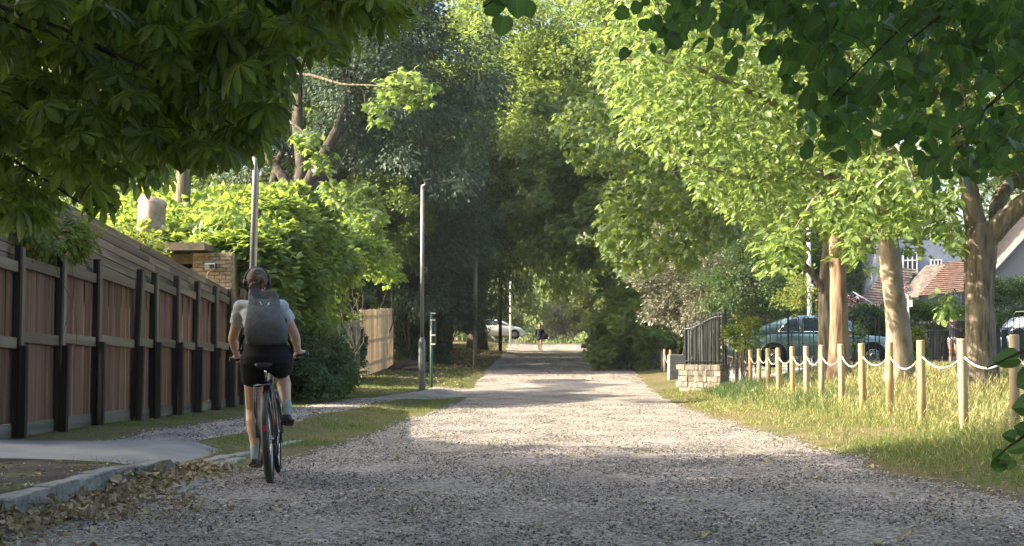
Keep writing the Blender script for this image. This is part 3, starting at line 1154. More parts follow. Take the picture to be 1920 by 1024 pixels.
# --- the vine over the hedge
vh = empty('vine_hedge', (-7.4, 40, g(-7.4, 40)), 'huge bright green vine sprawling over the hedge behind the board fence', 'hedge')
nC = 1000
yy = 30.6 + 23.5 * RG.random(nC) ** 1.15
top = 3.4 + 1.2 * sm(31, 38, yy) + .3 * np.sin(yy * .55) + .25 * np.sin(yy * 1.3 + 1) + .35 * sm(42, 50, yy)
th = RG.random(nC) * 1.0
ang = (th * 1.25 - .12) * math.pi / 2 * 1.1
bulge = 1.2 + .25 * np.sin(yy * .9 + 2) + .2 * np.sin(yy * 2.3)
Cx = -7.55 + bulge * np.cos(ang) * 1.0
Czv = np.where(ang > 0, 1.7 + (top - 1.7) * np.sin(np.clip(ang, 0, 1.7)), 1.7 + ang * 6)
md = RG.random(nC) < .42
Cx[md] = -11.5 + 5.0 * RG.random(md.sum())
yy[md] = 31 + 10 * RG.random(md.sum())
Czv[md] = 3.0 + .19 * (yy[md] - 31) - .10 * np.maximum(0, Cx[md] + 8.2) + .35 * RG.random(md.sum())
front = RG.random(nC) < .14
Cx[front] = -8.6 + 2.4 * RG.random(front.sum())
yy[front] = 31.0 + .6 * RG.random(front.sum())
Czv[front] = 1.2 + 1.9 * RG.random(front.sum()) ** .8
kp = ~((Czv < 3.1) & (yy > 40)) & ~((Czv < 3.0) & (yy > 36.5) & (Cx > -6.85)) & ~((Czv < 3.6) & (yy > 46) & (Cx > -7.2))
Cx, yy, Czv = Cx[kp], yy[kp], Czv[kp]
nC = len(Cx)
C = np.stack([Cx, yy, Czv + .1], 1) - np.array([-7.4, 40, 0])
T_VINE = lobed([(0, 0), (.3, 0), (.55, .3), (.3, .55), (0, 1.0), (-.3, .55), (-.55, .3), (-.3, 0)])
V, F = clump_leaves(C, RG.uniform(.28, .6, nC), 46, .15, T_VINE, np.array([-1.5, 0, 0]), .75, .7)
Ci = np.stack([-7.9 + .8 * RG.random(160), 31.5 + 12 * RG.random(160), .4 + 3.6 * RG.random(160)], 1) - np.array([-7.4, 40, 0])
V2, F2 = clump_leaves(Ci, .7, 60, .2, T_RHOMB, None, .8, .8)
V, F = joined([(V, F), (V2, F2)])
tag(npobj('foliage', V, F, LF['vine'], vh), kind='stuff')
mb = MB()
for k in range(46):                                                   # bare dark stems below
    y0 = rnd.uniform(30.8, 46) - 40
    mb.tube(wander((rnd.uniform(.3, .9), y0, 0), (rnd.uniform(-.2, 1.0), y0 + rnd.uniform(-1, 1), rnd.uniform(1.6, 3.2)), 6, .2), [.022, .02, .018, .016, .014, .012, .01], 5)
for k in range(9):                                                    # shoots standing out on top
    y0 = rnd.uniform(31, 50) - 40
    mb.tube(wander((-.2, y0, 4.3), (rnd.uniform(-.3, .9), y0 + rnd.uniform(-.6, .6), 5.2), 5, .2), [.012] * 6, 4)
tag(mb.build('stem', M['bark_dark'], vh), kind='stuff')
bush('shaded_shrub', 'shaded twiggy shrub at the foot of the vine right of the cyclist', cz(590, 690, 34), (.75, 2.6, .85), LF['dark'], 120, 70, .35, .09, T_RHOMB, 14, .7)
bush('ivy_stump', 'ivy covered post between the grey fence and the pale wooden fence', cz(667, 655, 52), (.22, .3, .95), LF['dark'], 60, 40, .22, .10, T_VINE, 3, .8, group=None, cat='ivy')
bush('creeper', 'climbing plant with small leaves hanging over the top of the board fence', (-6.5, 18.6, 2.5), (.12, 1.5, .42), LF['rose'], 44, 30, .2, .075, T_RHOMB, 0, .8, group=None, cat='creeper')
bush('creeper', 'yellow green plant showing above the sloping end of the board fence', (-6.85, 23.4, 2.72), (.15, 1.2, .22), LF['rose'], 30, 26, .16, .07, T_RHOMB, 0, .3, group=None, cat='creeper')

# ------------------------------------------------------------------ the near trees: chestnut and linden over the camera, the pale leaved trees on the right
def in_poly(px, py, poly):
    c = np.zeros(len(px), bool)
    n = len(poly)
    for i in range(n):
        x0, y0 = poly[i]
        x1, y1 = poly[(i + 1) % n]
        k = ((y0 > py) != (y1 > py)) & (px < (x1 - x0) * (py - y0) / (y1 - y0 + 1e-12) + x0)
        c ^= k
    return c


def region_pts(poly, n, y0, y1, pw=1.0):
    """Points of the hanging foliage: its outline as the branches hang, spread in depth between y0 and y1."""
    q = np.array(poly, float)
    lo, hi = q.min(0), q.max(0)
    px = lo[0] + (hi[0] - lo[0]) * RG.random(n * 4)
    py = lo[1] + (hi[1] - lo[1]) * RG.random(n * 4)
    k = in_poly(px, py, poly)
    px, py = px[k][:n], py[k][:n]
    Y = y0 + (y1 - y0) * RG.random(len(px)) ** pw
    return np.array([tuple(at(a, b, c)) for a, b, c in zip(px, py, Y)])


def varied(s, z0=.2, z1=2.6):
    n = len(s)
    return np.stack([s * RG.uniform(.78, 1.12, n), s, s * RG.uniform(z0, z1, n)], 1)


def leaf_parts(root, T, P, M3, s, mat, n=300, name='leaf', rank=None):
    """The leaves that show largest as single pieces, the rest as one part."""
    r = P[:, 1] if rank is None else rank
    if s.ndim == 1:
        s = varied(s)
    od = np.argsort(r)
    me = npmesh(name, T[0], T[1], mat, smooth=False)
    if len(T[0]) in LEAFXY:
        leafxy(me, len(T[0]))
    for i in od[:n]:
        o = bpy.data.objects.new(name, me)
        m = Matrix((M3[i] * s[i][None, :]).tolist()).to_4x4()
        m.translation = Vector(P[i])
        o.matrix_basis = m
        link(o, root)
    rest = od[n:]
    if len(rest):
        V, F = scatter(*T, P[rest], M3[rest], s[rest])
        o = tag(npobj('foliage', V, F, mat, root), kind='stuff')
        if len(T[0]) in LEAFXY:
            leafxy(o.data, len(T[0]))


def twigs(mb, ends, limb_pts, r0=.005, r1=.002, n=3, sag=.1):
    """Twigs that grow outwards from the limbs and then from each other."""
    L = []
    for a, c in zip(limb_pts, limb_pts[1:]):
        m_ = 4 if (a - c).length < 1.6 else 1
        L += [tuple(a.lerp(c, i / m_)) for i in range(m_)]
    k = len(L)
    G_ = np.zeros((k + 3 * len(ends), 3))
    G_[:k] = L
    rad = np.full(len(G_), r0)
    d0 = [np.min(np.linalg.norm(G_[:k] - e, axis=1)) for e in ends]
    for i in np.argsort(d0):
        e = ends[i]
        d = np.linalg.norm(G_[:k] - e, axis=1)
        j = int(np.argmin(d))
        pts = wander(G_[j], e, 5, .12, sag)
        ra = max(rad[j] * .8, r1)
        mb.tube(pts, np.linspace(ra, max(ra * .5, r1 * .8), 6), n, cap=False)
        for q in (2, 3, 4):
            G_[k] = pts[q]
            rad[k] = ra * .85
            k += 1


def off_crown(root, c, r, n, per, cr, size, mat, T=T_RHOMB, droop=.6, keep=.62):
    """The part of a near crown above the picture: no leaf below the hanging branches."""
    C = crown_pts(c, r, n, .35, rnd.uniform(0, 6), .25, -.7)
    C = C[(C[:, 2] > 1 + .25 * np.maximum(C[:, 1], 2) + keep)]
    b = np.array(root.location)
    V, F = clump_leaves(C - b, cr, per, size, T, np.array(c) - b, droop)
    tag(npobj('crown', V, F, mat, root), kind='stuff')
    return C


# --- horse chestnut, upper left
ch = empty('horse_chestnut', (-7.2, 4.4, g(-7.2, 4.4)), 'horse chestnut whose dark palmate leaves hang across the upper left corner', 'tree', 'trees hanging over the near lane')
b = Vector(ch.location)
mb = MB()
tip = trunk_mesh(mb, (0, 0, 0), (.3, .2, 3.4), .38, .28)
P_CH = [(-60, -60), (850, -60), (838, 0), (806, 40), (790, 72), (735, 60), (722, 110), (640, 150), (606, 106), (560, 205), (572, 250), (540, 300), (470, 310), (482, 350), (432, 352), (372, 318), (345, 330), (340, 392), (268, 352), (252, 440), (205, 430), (182, 350), (128, 362), (96, 448), (20, 438), (-60, 445)]
limbs = []
for (px, py, Y) in [(60, 60, 6.2), (200, 300, 6.4), (420, 200, 6.6), (520, 120, 7.2), (250, 40, 7.6), (100, 250, 7.8), (640, 40, 7.6), (330, 250, 8.2), (760, 10, 8.2), (480, 260, 7.4), (150, 380, 6.8), (560, 200, 8.6), (20, 350, 7.2), (300, 140, 6.2)]:
    q = at(px, py, Y) - b
    w = wander(tip, q, 14, .10, .08)
    mb.tube(w, [.10 * (1 - t / 14) ** 1.6 + .006 for t in range(15)], 6)
    limbs += w[6:]
P_CH = [(x - 45 * (x > 200), y - 58) for x, y in P_CH]
E = region_pts(P_CH, 640, 5.9, 9.6) - np.array(b)
twigs(mb, E, limbs)
mb.build('trunk', M['bark_dark'], ch)
n = len(E)
k = 5
Pc = np.repeat(E, k, 0)
az = np.tile(np.arange(k) * 2 * math.pi / k, n) + np.repeat(RG.random(n) * 6.3, k) + .3 * RG.normal(size=n * k)
D = np.stack([np.cos(az), np.sin(az), -.3 - .6 * RG.random(n * k)], 1)
s = RG.uniform(.07, .128, n * k)
Pc = Pc + D * (s * .5)[:, None]
M3 = frames(D, A((0, 0, 1)) + .3 * RG.normal(size=(n * k, 3)))
leaf_parts(ch, T_PALM, Pc, M3, s, LF['chestnut'])
off_crown(ch, (-5.2, 5.5, 8.0), (6.0, 6.2, 4.8), 300, 34, 1.0, .26, LF['chestnut'])

# --- linden, upper right
ln = empty('linden_tree', (4.9, 3.4, g(4.9, 3.4)), 'linden with dark heart shaped leaves hanging into the upper right corner', 'tree', 'trees hanging over the near lane')
b = Vector(ln.location)
mb = MB()
tip = trunk_mesh(mb, (0, 0, 0), (-.2, .1, 3.2), .26, .2)
P_LN = [(1185, 100), (1250, -60), (1980, -60), (1980, 300), (1890, 345), (1800, 362), (1720, 262), (1640, 250), (1582, 326), (1520, 300), (1532, 236), (1480, 160), (1400, 110), (1340, 60), (1262, 128)]
limbs = []
for (px, py, Y) in [(1300, 20, 5.0), (1450, 40, 5.4), (1560, 180, 4.8), (1700, 80, 4.6), (1850, 200, 4.4), (1900, 40, 5.6), (1620, -20, 5.8), (1780, 260, 5.2), (1230, -10, 5.8), (1400, -40, 4.6)]:
    q = at(px, py, Y) - b
    w = wander(tip, q, 14, .08, .12)
    mb.tube(w, [.06 * (1 - t / 14) ** 1.8 + .003 for t in range(15)], 5)
    limbs += w[6:]
E = np.concatenate([region_pts([(x, y - 12) for x, y in P_LN], 225, 4.2, 6.2), region_pts([(1300, 40), (1340, -80), (1980, -80), (1980, 150), (1650, 190), (1500, 110)], 80, 4.3, 6.2)]) - np.array(b)
twigs(mb, E, limbs, .003, .0012)
n, k = len(E), 4
Pc = np.repeat(E, k, 0) + np.stack([RG.normal(size=n * k) * .05, RG.normal(size=n * k) * .07, RG.random(n * k) * .09 - .02], 1)
D = np.stack([RG.normal(size=n * k) * .75, RG.normal(size=n * k) * .6, -np.ones(n * k) * .8], 1)
Nn = np.stack([RG.normal(size=n * k) * .7, -.8 + RG.normal(size=n * k) * .7, .35 + .4 * RG.normal(size=n * k)], 1)
s = RG.uniform(.04, .066, n * k)
# two little sprays by themselves: at the top middle and at the lower right
spr, sd, sn, ss = [], [], [], []
for (px, py, Y, dx, dz, sz) in [(908, 16, 5.0, .9, .1, .075), (968, -4, 5.0, .1, -1, .07), (944, 30, 5.0, -.15, -1, .07), (925, -12, 5.0, .5, -.4, .06), (985, 4, 5.1, .4, -1, .06)]:
    spr.append(at(px, py, Y) - b)
    sd.append((dx, 0, dz))
    sn.append((.2, -1, .4))
    ss.append(sz)
for (px, py, Y, dx, dz, sz) in [(1896, 672, 4.2, -1, -.12, .085), (1935, 700, 4.2, -.8, -.5, .09), (1932, 765, 4.2, -.9, .1, .085), (1918, 812, 4.3, -.75, .35, .06), (1905, 838, 4.3, -.9, -.2, .06), (1890, 822, 4.25, -.8, .3, .045), (1872, 850, 4.3, -.6, -.75, .06), (1880, 860, 4.3, -.15, -1, .045), (1862, 862, 4.3, -.3, -1, .05), (1915, 850, 4.3, -.2, -1, .04)]:
    spr.append(at(px + 14, py, Y) - b)
    sd.append((dx, .1, dz))
    sn.append((-.1, -1, .5))
    ss.append(sz * .78)
for pts in ([(905, 14, 5.0), (935, -6, 5.0), (985, -40, 5.0), (1100, -120, 4.9)], [(1866, 860, 4.3), (1890, 838, 4.3), (1935, 808, 4.25), (2010, 740, 4.1), (2150, 560, 3.9)], [(1850, 690, 4.2), (1896, 668, 4.2), (1960, 640, 4.15), (2150, 560, 3.9)], [(1932, 765, 4.2), (1975, 740, 4.2), (2010, 740, 4.1)]):
    mb.tube([at(*p) - b for p in pts], np.linspace(.0025, .006, len(pts)), 5)
mb.tube(wander(at(2150, 560, 3.9) - b, tip, 8, .1, -.1), np.linspace(.006, .05, 9), 6)
mb.tube(wander(at(1100, -120, 4.9) - b, tip, 8, .1, .1), np.linspace(.006, .05, 9), 6)
mb.build('trunk', M['bark_dark'], ln)
Pc = np.concatenate([Pc, np.array([tuple(v) for v in spr])])
M3 = np.concatenate([frames(D, Nn), frames(np.array(sd, float), np.array(sn, float))])
s = np.concatenate([s, ss])
rank = np.concatenate([Pc[:n * k, 1], np.full(len(ss), -99.)])
leaf_parts(ln, T_HEART, Pc, M3, s, LF['linden'], rank=rank)
off_crown(ln, (4.6, 3.4, 7.6), (5.0, 5.0, 4.2), 240, 40, 1.0, .22, LF['linden'], keep=.5)

# --- unseen trees that shade the foreground; two behind the camera added to dim the sky
for (x, y, c, r, lab) in [(-15.5, 3.2, (-15, 3.4, 8.2), (6.2, 6.6, 5.6), 'unseen broad dark chestnut standing on the far side of the driveway'),
                          (-13, -9, (-12.5, -8, 8.5), (7, 7, 6), 'unseen broad tree added at the back left to dim the sky light'),
                          (-17.5, 10.2, (-17, 10.4, 9.6), (6.0, 5.6, 5.8), 'unseen broad chestnut in the garden beyond the near end of the board fence'),
                          (5.5, -8, (4.5, -7.5, 9), (7, 6.5, 5), 'unseen broad tree added at the back right to dim the sky light')]:
    tree('unseen_shade_tree', lab, 'tree', (x, y, g(x, y)), (x, y, 4), .4, c, r, LF['chestnut'], M['bark_dark'], 330, 70, 1.1, .3, droop=.6, group='trees hanging over the near lane', shell=.2)


# --- the row of trunks on the right
def limb(mb, pts, r):
    mb.tube(wander_through(pts), np.interp(np.linspace(0, 1, (len(pts) - 1) * 4 + 1), np.linspace(0, 1, len(r)), r), 26)


def wander_through(pts):
    pts = [Vector(p) for p in pts]
    out = []
    for i in range(len(pts) - 1):
        p0, p1, p2, p3 = pts[max(i - 1, 0)], pts[i], pts[i + 1], pts[min(i + 2, len(pts) - 1)]
        for k in range(4):
            t = k / 4
            out.append(.5 * ((2 * p1) + (p2 - p0) * t + (2 * p0 - 5 * p1 + 4 * p2 - p3) * t * t + (3 * p1 - p0 - 3 * p2 + p3) * t ** 3))
    return out + [pts[-1]]


def lumps(mb, b0, amp, f=1.0):
    for i in range(b0, len(mb.v)):
        x, y, z = mb.v[i]
        q = amp * (math.sin(z * 5 * f + x * 9) * math.sin(y * 8 + z * 2) + .6 * math.sin(x * 31 + z * 1.7) * math.sin(y * 27))
        mb.v[i] = (x + q, y + q * .7, z)


def furrow(mb, n, segs, amp):
    """Long bark furrows round a tube of n sides, wandering as they climb; a flared root."""
    for j in range(segs):
        r_ = [Vector(v) for v in mb.v[j * n:(j + 1) * n]]
        c = sum(r_, Vector()) / n
        for k in range(n):
            a = 2 * math.pi * k / n
            q = 1 + amp * math.sin(a * 9 + 1.3 * math.sin(j * .8)) + .6 * amp * math.sin(a * 5 - j * .5) + .05 * math.sin(a * 2 + j * .7)
            q += .22 * max(0, 1 - j / 2.2) * (.5 + .5 * math.sin(a * 5 + 1))
            mb.v[j * n + k] = tuple(c + (r_[k] - c) * q)


def near_tree(name, label, Y, trunk_px, r, bark, branches, group='row of trees on the right verge'):
    """trunk_px: centre line from the root to the fork; branches: centre lines with radii."""
    p0 = at(trunk_px[0][0], trunk_px[0][1], Y)
    base = Vector((p0.x, Y, g(p0.x, Y)))
    rt = empty(name, base, label, 'tree', group)
    mb = MB()
    pts = [at(px, py, Y) - base for px, py in trunk_px]
    pts[0].z = -.2
    limb(mb, pts, r)
    furrow(mb, 26, (len(pts) - 1) * 4 + 1, .05 if bark is M['bark_grey'] else .022)
    L = []
    for br, rr in branches:
        w = [at(*p) - base for p in br]
        limb(mb, w, rr)
        L += [w[0].lerp(w[1], .7)] + w[1:]
    lumps(mb, 0, .012)
    mb.build('trunk', bark, rt)
    return rt, base, pts, L


def rosettes(rt, E, mat, size, k=6, T=T_OVAL, nparts=0, droop=.45, limbs=None, tw=.006):
    n = len(E)
    if limbs is not None:
        mb = MB()
        twigs(mb, E, limbs, tw, tw * .5, 3, -.06)
        tag(mb.build('branch', M['twig_brown'], rt), kind='stuff')
    az = np.tile(np.arange(k) * 2 * math.pi / k, n) + np.repeat(RG.random(n) * 6.3, k) + .35 * RG.normal(size=n * k)
    el = RG.normal(size=n * k) * .35
    D = np.stack([np.cos(az), np.sin(az), -droop + el], 1)
    s = size * RG.uniform(.65, 1.2, n * k)
    Pc = np.repeat(E, k, 0) + D * (s * .25)[:, None] + RG.normal(size=(n * k, 3)) * size * .35
    M3 = frames(D, A((0, 0, 1)) + .45 * RG.normal(size=(n * k, 3)))
    if nparts:
        leaf_parts(rt, T, Pc, M3, s, mat, nparts)
    else:
        V, F = scatter(*T, Pc, M3, varied(s))
        tag(npobj('foliage', V, F, mat, rt), kind='stuff')


# the pale leaved tree whose crown sweeps over the lane
mg, b, tp, L = near_tree('magnolia_tree', 'leaning pale trunk with moss carrying the bright yellow green crown over the verge', 29, [(1690, 700), (1684, 620), (1672, 520), (1664, 430), (1655, 330)], [.30, .225, .195, .18, .15], M['bark_pale'],
                         [([(1655, 330, 29), (1560, 240, 27.5), (1420, 180, 26), (1280, 120, 25), (1150, 110, 25)], [.11, .08, .06, .035, .015]),
                          ([(1655, 330, 29), (1640, 180, 29), (1560, 60, 28), (1450, -60, 27)], [.13, .1, .06, .03]),
                          ([(1655, 330, 29), (1500, 330, 27), (1380, 330, 25.5), (1260, 290, 25)], [.09, .06, .04, .015]),
                          ([(1655, 330, 29), (1620, 270, 26), (1600, 240, 23.5), (1680, 270, 22), (1720, 360, 21.5)], [.08, .05, .035, .025, .01]),
                          ([(1655, 330, 29), (1700, 200, 29), (1760, 60, 29), (1800, -60, 29)], [.12, .09, .06, .03]),
                          ([(1655, 330, 29), (1600, 330, 26), (1540, 360, 23.5), (1490, 430, 22.5)], [.08, .05, .03, .01]),
                          ([(1640, 180, 29), (1400, 60, 27), (1250, 10, 26), (1180, 0, 26)], [.08, .05, .03, .012])])
P_MG = [(1110, 130), (1200, -60), (1900, -60), (1760, 200), (1620, 280), (1560, 350), (1600, 420), (1520, 410), (1470, 470), (1440, 420), (1330, 400), (1280, 310), (1180, 270), (1160, 190)]
E = np.concatenate([region_pts(P_MG, 1900, 23, 31), region_pts([(1590, 300), (1660, 270), (1770, 300), (1800, 400), (1800, 470), (1760, 450), (1730, 400), (1700, 430), (1640, 440), (1600, 500), (1570, 430), (1520, 400)], 210, 21, 24.5),
                    region_pts([(1390, 455), (1440, 430), (1500, 420), (1500, 470), (1460, 520), (1438, 500)], 26, 22, 24), region_pts([(1755, 560), (1780, 545), (1795, 565), (1775, 590)], 4, 21.5, 22)]) - np.array(b)
rosettes(mg, E, LF['magnolia'], .17, 7, nparts=300, limbs=L, tw=.0045)
C = crown_pts((5.2, 29, 10.2), (5.6, 5.2, 3.6), 110, .4, 1, .25, -.4) - np.array(b)
V, F = clump_leaves(C, .9, 60, .2, T_RHOMB, None, .5)
tag(npobj('crown', V, F, LF['magnolia'], mg), kind='stuff')

# the thick furrowed trunk at the right edge
oak, b, tp, L = near_tree('lime_tree', 'thick furrowed grey brown trunk forking behind the second rope post from the right', 24, [(1840, 716), (1838, 640), (1836, 540), (1840, 450), (1834, 420)], [.31, .235, .215, .24, .21], M['bark_grey'],
                          [([(1840, 470, 24), (1866, 432, 23.9), (1905, 392, 23.8), (1960, 350, 23.6), (2080, 240, 23.4)], [.15, .17, .15, .13, .10]),
                           ([(1836, 450, 24), (1822, 380, 24), (1808, 310, 24), (1804, 262, 24), (1790, 120, 24.2), (1760, -60, 24)], [.2, .15, .12, .11, .08, .06]),
                           ([(1868, 425, 24), (1872, 380, 24.3), (1890, 350, 24.5), (1930, 320, 24.6)], [.12, .12, .11, .09]),
                           ([(1808, 300, 24), (1760, 180, 23.5), (1700, 60, 23)], [.07, .05, .02])])
E = region_pts([(1700, -60), (1980, -60), (1980, 330), (1900, 350), (1860, 300), (1770, 330), (1740, 240), (1640, 60)], 420, 22, 27) - np.array(b)
rosettes(oak, E, LF['sycamore'], .15, 7, T_HEART, limbs=L)
C = crown_pts((7.2, 23.5, 9.6), (5.2, 5, 3.8), 140, .4, 2, .25, -.5) - np.array(b)
V, F = clump_leaves(C, .9, 70, .17, T_RHOMB, None, .5)
tag(npobj('crown', V, F, LF['sycamore'], oak), kind='stuff')

bt, b, tp, L = near_tree('lime_tree', 'orange brown trunk standing in front of the green car door', 35, [(1574, 692), (1573, 620), (1572, 520), (1570, 440), (1566, 390)], [.29, .21, .19, .185, .16], M['bark_brown'],
                         [([(1570, 470, 35), (1600, 470, 35.4), (1640, 430, 36), (1680, 330, 36.5), (1720, 200, 36)], [.12, .12, .11, .08, .04]),
                          ([(1566, 400, 35), (1530, 405, 34.5), (1480, 412, 34), (1420, 390, 33)], [.1, .07, .05, .02]),
                          ([(1566, 390, 35), (1550, 280, 35), (1530, 120, 35), (1500, -60, 35)], [.16, .12, .09, .06])])
E = region_pts([(1380, 250), (1560, 200), (1760, 250), (1740, 480), (1680, 470), (1620, 430), (1560, 500), (1535, 440), (1470, 440), (1400, 420)], 260, 33, 39) - np.array(b)
rosettes(bt, E, LF['sycamore'], .17, 7, T_MAPLE, limbs=L)
C = crown_pts((6.2, 36, 9.4), (5.6, 5, 4.4), 170, .4, 3, .25, -.6) - np.array(b)
V, F = clump_leaves(C, .9, 70, .19, T_RHOMB, None, .5)
tag(npobj('crown', V, F, LF['plane'], bt), kind='stuff')

gt, b, tp, L = near_tree('lime_tree', 'slender grey trunk with a side limb beside the orange brown trunk', 38, [(1549, 690), (1548, 620), (1548, 540), (1552, 470), (1556, 420)], [.22, .175, .16, .13, .1], M['bark_grey'],
                         [([(1548, 560, 38), (1528, 520, 37.8), (1500, 490, 37.5), (1478, 468, 37.2), (1440, 440, 37.4), (1340, 360, 40), (1230, 310, 42)], [.09, .085, .08, .07, .06, .045, .02]),
                          ([(1552, 460, 38), (1480, 250, 39), (1380, 232, 41), (1300, 222, 42), (1180, 235, 43)], [.09, .07, .055, .04, .015])])
E = region_pts([(1380, 380), (1480, 360), (1580, 380), (1560, 460), (1470, 480), (1400, 450)], 60, 36, 39) - np.array(b)
rosettes(gt, E, LF['sycamore'], .17, 7, T_MAPLE, limbs=L)

P_SY = [(1035, 245), (1050, 190), (1105, 170), (1180, 190), (1290, 240), (1400, 300), (1400, 420), (1330, 470), (1290, 500), (1260, 470), (1210, 520), (1150, 500), (1110, 440), (1125, 380), (1160, 330), (1120, 300), (1085, 320), (1060, 280)]
E = np.concatenate([region_pts(P_SY, 620, 39.5, 46.5), region_pts([(1140, 360), (1300, 330), (1400, 400), (1290, 500), (1200, 510)], 160, 39, 45)]) - np.array(b)
rosettes(gt, E, LF['sycamore'], .20, 6, T_MAPLE, limbs=L[-4:] + L[-10:-5], tw=.006, droop=.8)

# --- the sycamore whose sunlit sprays reach out in front of the evergreen oak on the left
sy, b, tp, L = near_tree('sycamore_tree', 'sycamore at the left whose thin pale branch carries sunlit sprays before the dark oak', 36, [(330, 700), (335, 520), (345, 330), (360, 120)], [.26, .22, .18, .14], M['bark_grey'],
                         [([(350, 250, 36), (450, 170, 35.5), (560, 140, 35), (640, 158, 34.6), (690, 160, 34.4), (760, 165, 34)], [.09, .06, .04, .03, .022, .012]),
                          ([(660, 158, 34.5), (680, 170, 34.5), (684, 205, 34.5)], [.02, .012, .008]),
                          ([(350, 300, 36), (480, 220, 35), (560, 240, 34.6), (600, 300, 34.4), (622, 345, 34.4), (640, 400, 34.4)], [.07, .05, .03, .025, .02, .01])], group='trees along the lane')
E = np.concatenate([region_pts(p, k, 33.6, 35.4) for p, k in [([(702, 150), (760, 124), (812, 160), (800, 195), (740, 190)], 46), ([(684, 185), (712, 186), (726, 228), (705, 240)], 12), ([(545, 250), (570, 240), (612, 244), (606, 262), (580, 286), (562, 270)], 18),
                                                           ([(582, 298), (600, 288), (644, 296), (640, 312), (606, 318)], 12), ([(605, 345), (680, 335), (700, 370), (650, 400), (612, 370)], 30), ([(660, 350), (690, 340), (730, 400), (700, 420)], 12)]]) - np.array(b)
rosettes(sy, E, LF['magnolia'], .19, 6, T_MAPLE, droop=.6)
C = crown_pts((-12, 38, 15), (4.2, 4, 3.6), 130, .4, 3, .25, -.6) - np.array(b)
V, F = clump_leaves(C, .9, 60, .2, T_RHOMB, None, .5)
tag(npobj('crown', V, F, LF['sycamore'], sy), kind='stuff')

# ------------------------------------------------------------------ the board fence on the left
def woodmat(name, c1, c2, mid=None, var=.16, along='z', rough=.85, sc=7):
    st = {'z': (1, 1, .07), 'y': (1, .05, 1), 'x': (.05, 1, 1)}[along]
    return surf(name, c1, c2, sc, rough, .5, stretch=st, var=var, detail=8, mid=mid, spec=.2, dist=.006, bscale=sc * 5)


M['fence_board'] = woodmat('red_brown_boards', (.078, .045, .03), (.195, .119, .082), (.138, .081, .056))
M['fence_rail'] = woodmat('grey_brown_rails', (.10, .08, .058), (.23, .187, .14), (.16, .13, .096), along='y')
M['slat'] = woodmat('weathered_slats', (.10, .08, .06), (.27, .215, .16), (.185, .145, .108), along='y', var=.28)
M['fence_post'] = woodmat('fence_post_timber', (.09, .074, .053), (.22, .185, .135), (.15, .122, .087))
M['spur'] = woodmat('dark_stain_and_shade', (.016, .014, .012), (.06, .048, .036))
M['concrete'] = surf('concrete', (.17, .165, .155), (.34, .33, .31), 9, .9, .4, detail=8, var=.1, spec=.2)
M['galv'] = surf('galvanised_steel', (.33, .34, .35), (.50, .51, .52), 6, .42, .08, metal=.75, stretch=(1, 1, .2))
M['white_paint'] = plain('white_paint', (.75, .75, .73), .45)
M['black_paint'] = plain('black_paint', (.018, .019, .02), .42)
M['black_plastic'] = plain('black_plastic', (.02, .02, .021), .5)
M['brick'] = surf('yellow_stock_bricks', (.22, .165, .095), (.40, .31, .20), 7, .9, .5, var=.2, detail=7, spec=.15)
M['mortar'] = surf('mortar', (.30, .27, .22), (.42, .39, .33), 14, .95, .4, spec=.1)
M['felt'] = surf('roof_felt', (.12, .115, .10), (.22, .21, .19), 7, .95, .4, spec=.15)

M['board_grey'] = woodmat('grey_gravel_boards', (.07, .064, .055), (.19, .175, .15), along='y')
FX = -6.5
bf = empty('board_fence', (FX, 22, g(FX, 22)), 'long brown board fence with dark posts and sloping slats on top along the footpath', 'fence')
FO = Vector(bf.location)
ypost = [15.95, 17.3, 18.7, 20.15, 21.9, 22.9, 24.2, 25.4, 26.75, 27.85, 28.95]
post_me = MB().box((-.012, 0, 1.1), (.07, .11, 2.25)).box((.036, .004, 1.09), (.024, .10, 2.22), mi=1).mesh('post', [M['spur'], M['fence_post']])  # dark body puts the shade of the camera side into colour; lane face is timber
spur_me = MB().box((0, 0, .52), (.075, .085, 1.22)).mesh('spur', M['spur'])
lean = [0, .0, .004, 0, .022, 0, -.004, .006, 0, .004, 0]
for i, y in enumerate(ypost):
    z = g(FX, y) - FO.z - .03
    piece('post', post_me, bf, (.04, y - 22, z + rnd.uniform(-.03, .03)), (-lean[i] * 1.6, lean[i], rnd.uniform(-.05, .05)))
    piece('spur', spur_me, bf, (.125, y - 22 - .05, z + rnd.uniform(-.06, .05)), (lean[i] * -2.4, lean[i] * .5, rnd.uniform(-.06, .06)))
board_me = MB().box((0, 0, .5), (.02, .138, 1)).mesh('board', M['fence_board'])
rail_me = MB().box((-.004, 0, 0), (.045, .925, .125)).mesh('rail', M['fence_rail'])
grav_me = MB().box((0, 0, .08), (.045, .93, .2)).mesh('gravel_board', M['board_grey'])
for i in range(len(ypost) - 1):
    a, c = ypost[i] - .03, ypost[i + 1] + .03
    m_ = (a + c) / 2
    z = g(FX, m_) - FO.z
    tilt = rnd.uniform(.045, .085)
    n = max(6, round((c - a) / .142))
    for k in range(n):
        y = a + (k + .5) * (c - a) / n
        piece('board', board_me, bf, (-.03 + rnd.uniform(-.005, .005), y - 22, z + .16), (0, rnd.uniform(-.006, .006), rnd.uniform(-.02, .02)), (1, (c - a) / n / .138 * .965, 1.84 - tilt * (y - m_) + rnd.uniform(-.012, .012)))
    for zz, t in ((1.12, .6), (1.98, 1)):
        piece('rail', rail_me, bf, (.022, m_ - 22, z + zz + rnd.uniform(-.02, .02)), (-tilt * t, 0, 0), (1, c - a, 1))
    piece('gravel_board', grav_me, bf, (-.025, m_ - 22, z - .02), (rnd.uniform(-.01, .01), 0, 0), (1, c - a, 1))
slat_me = MB().box((0, 0, 0), (.02, 1, .106)).mesh('slat', M['slat'])
SL = -.079
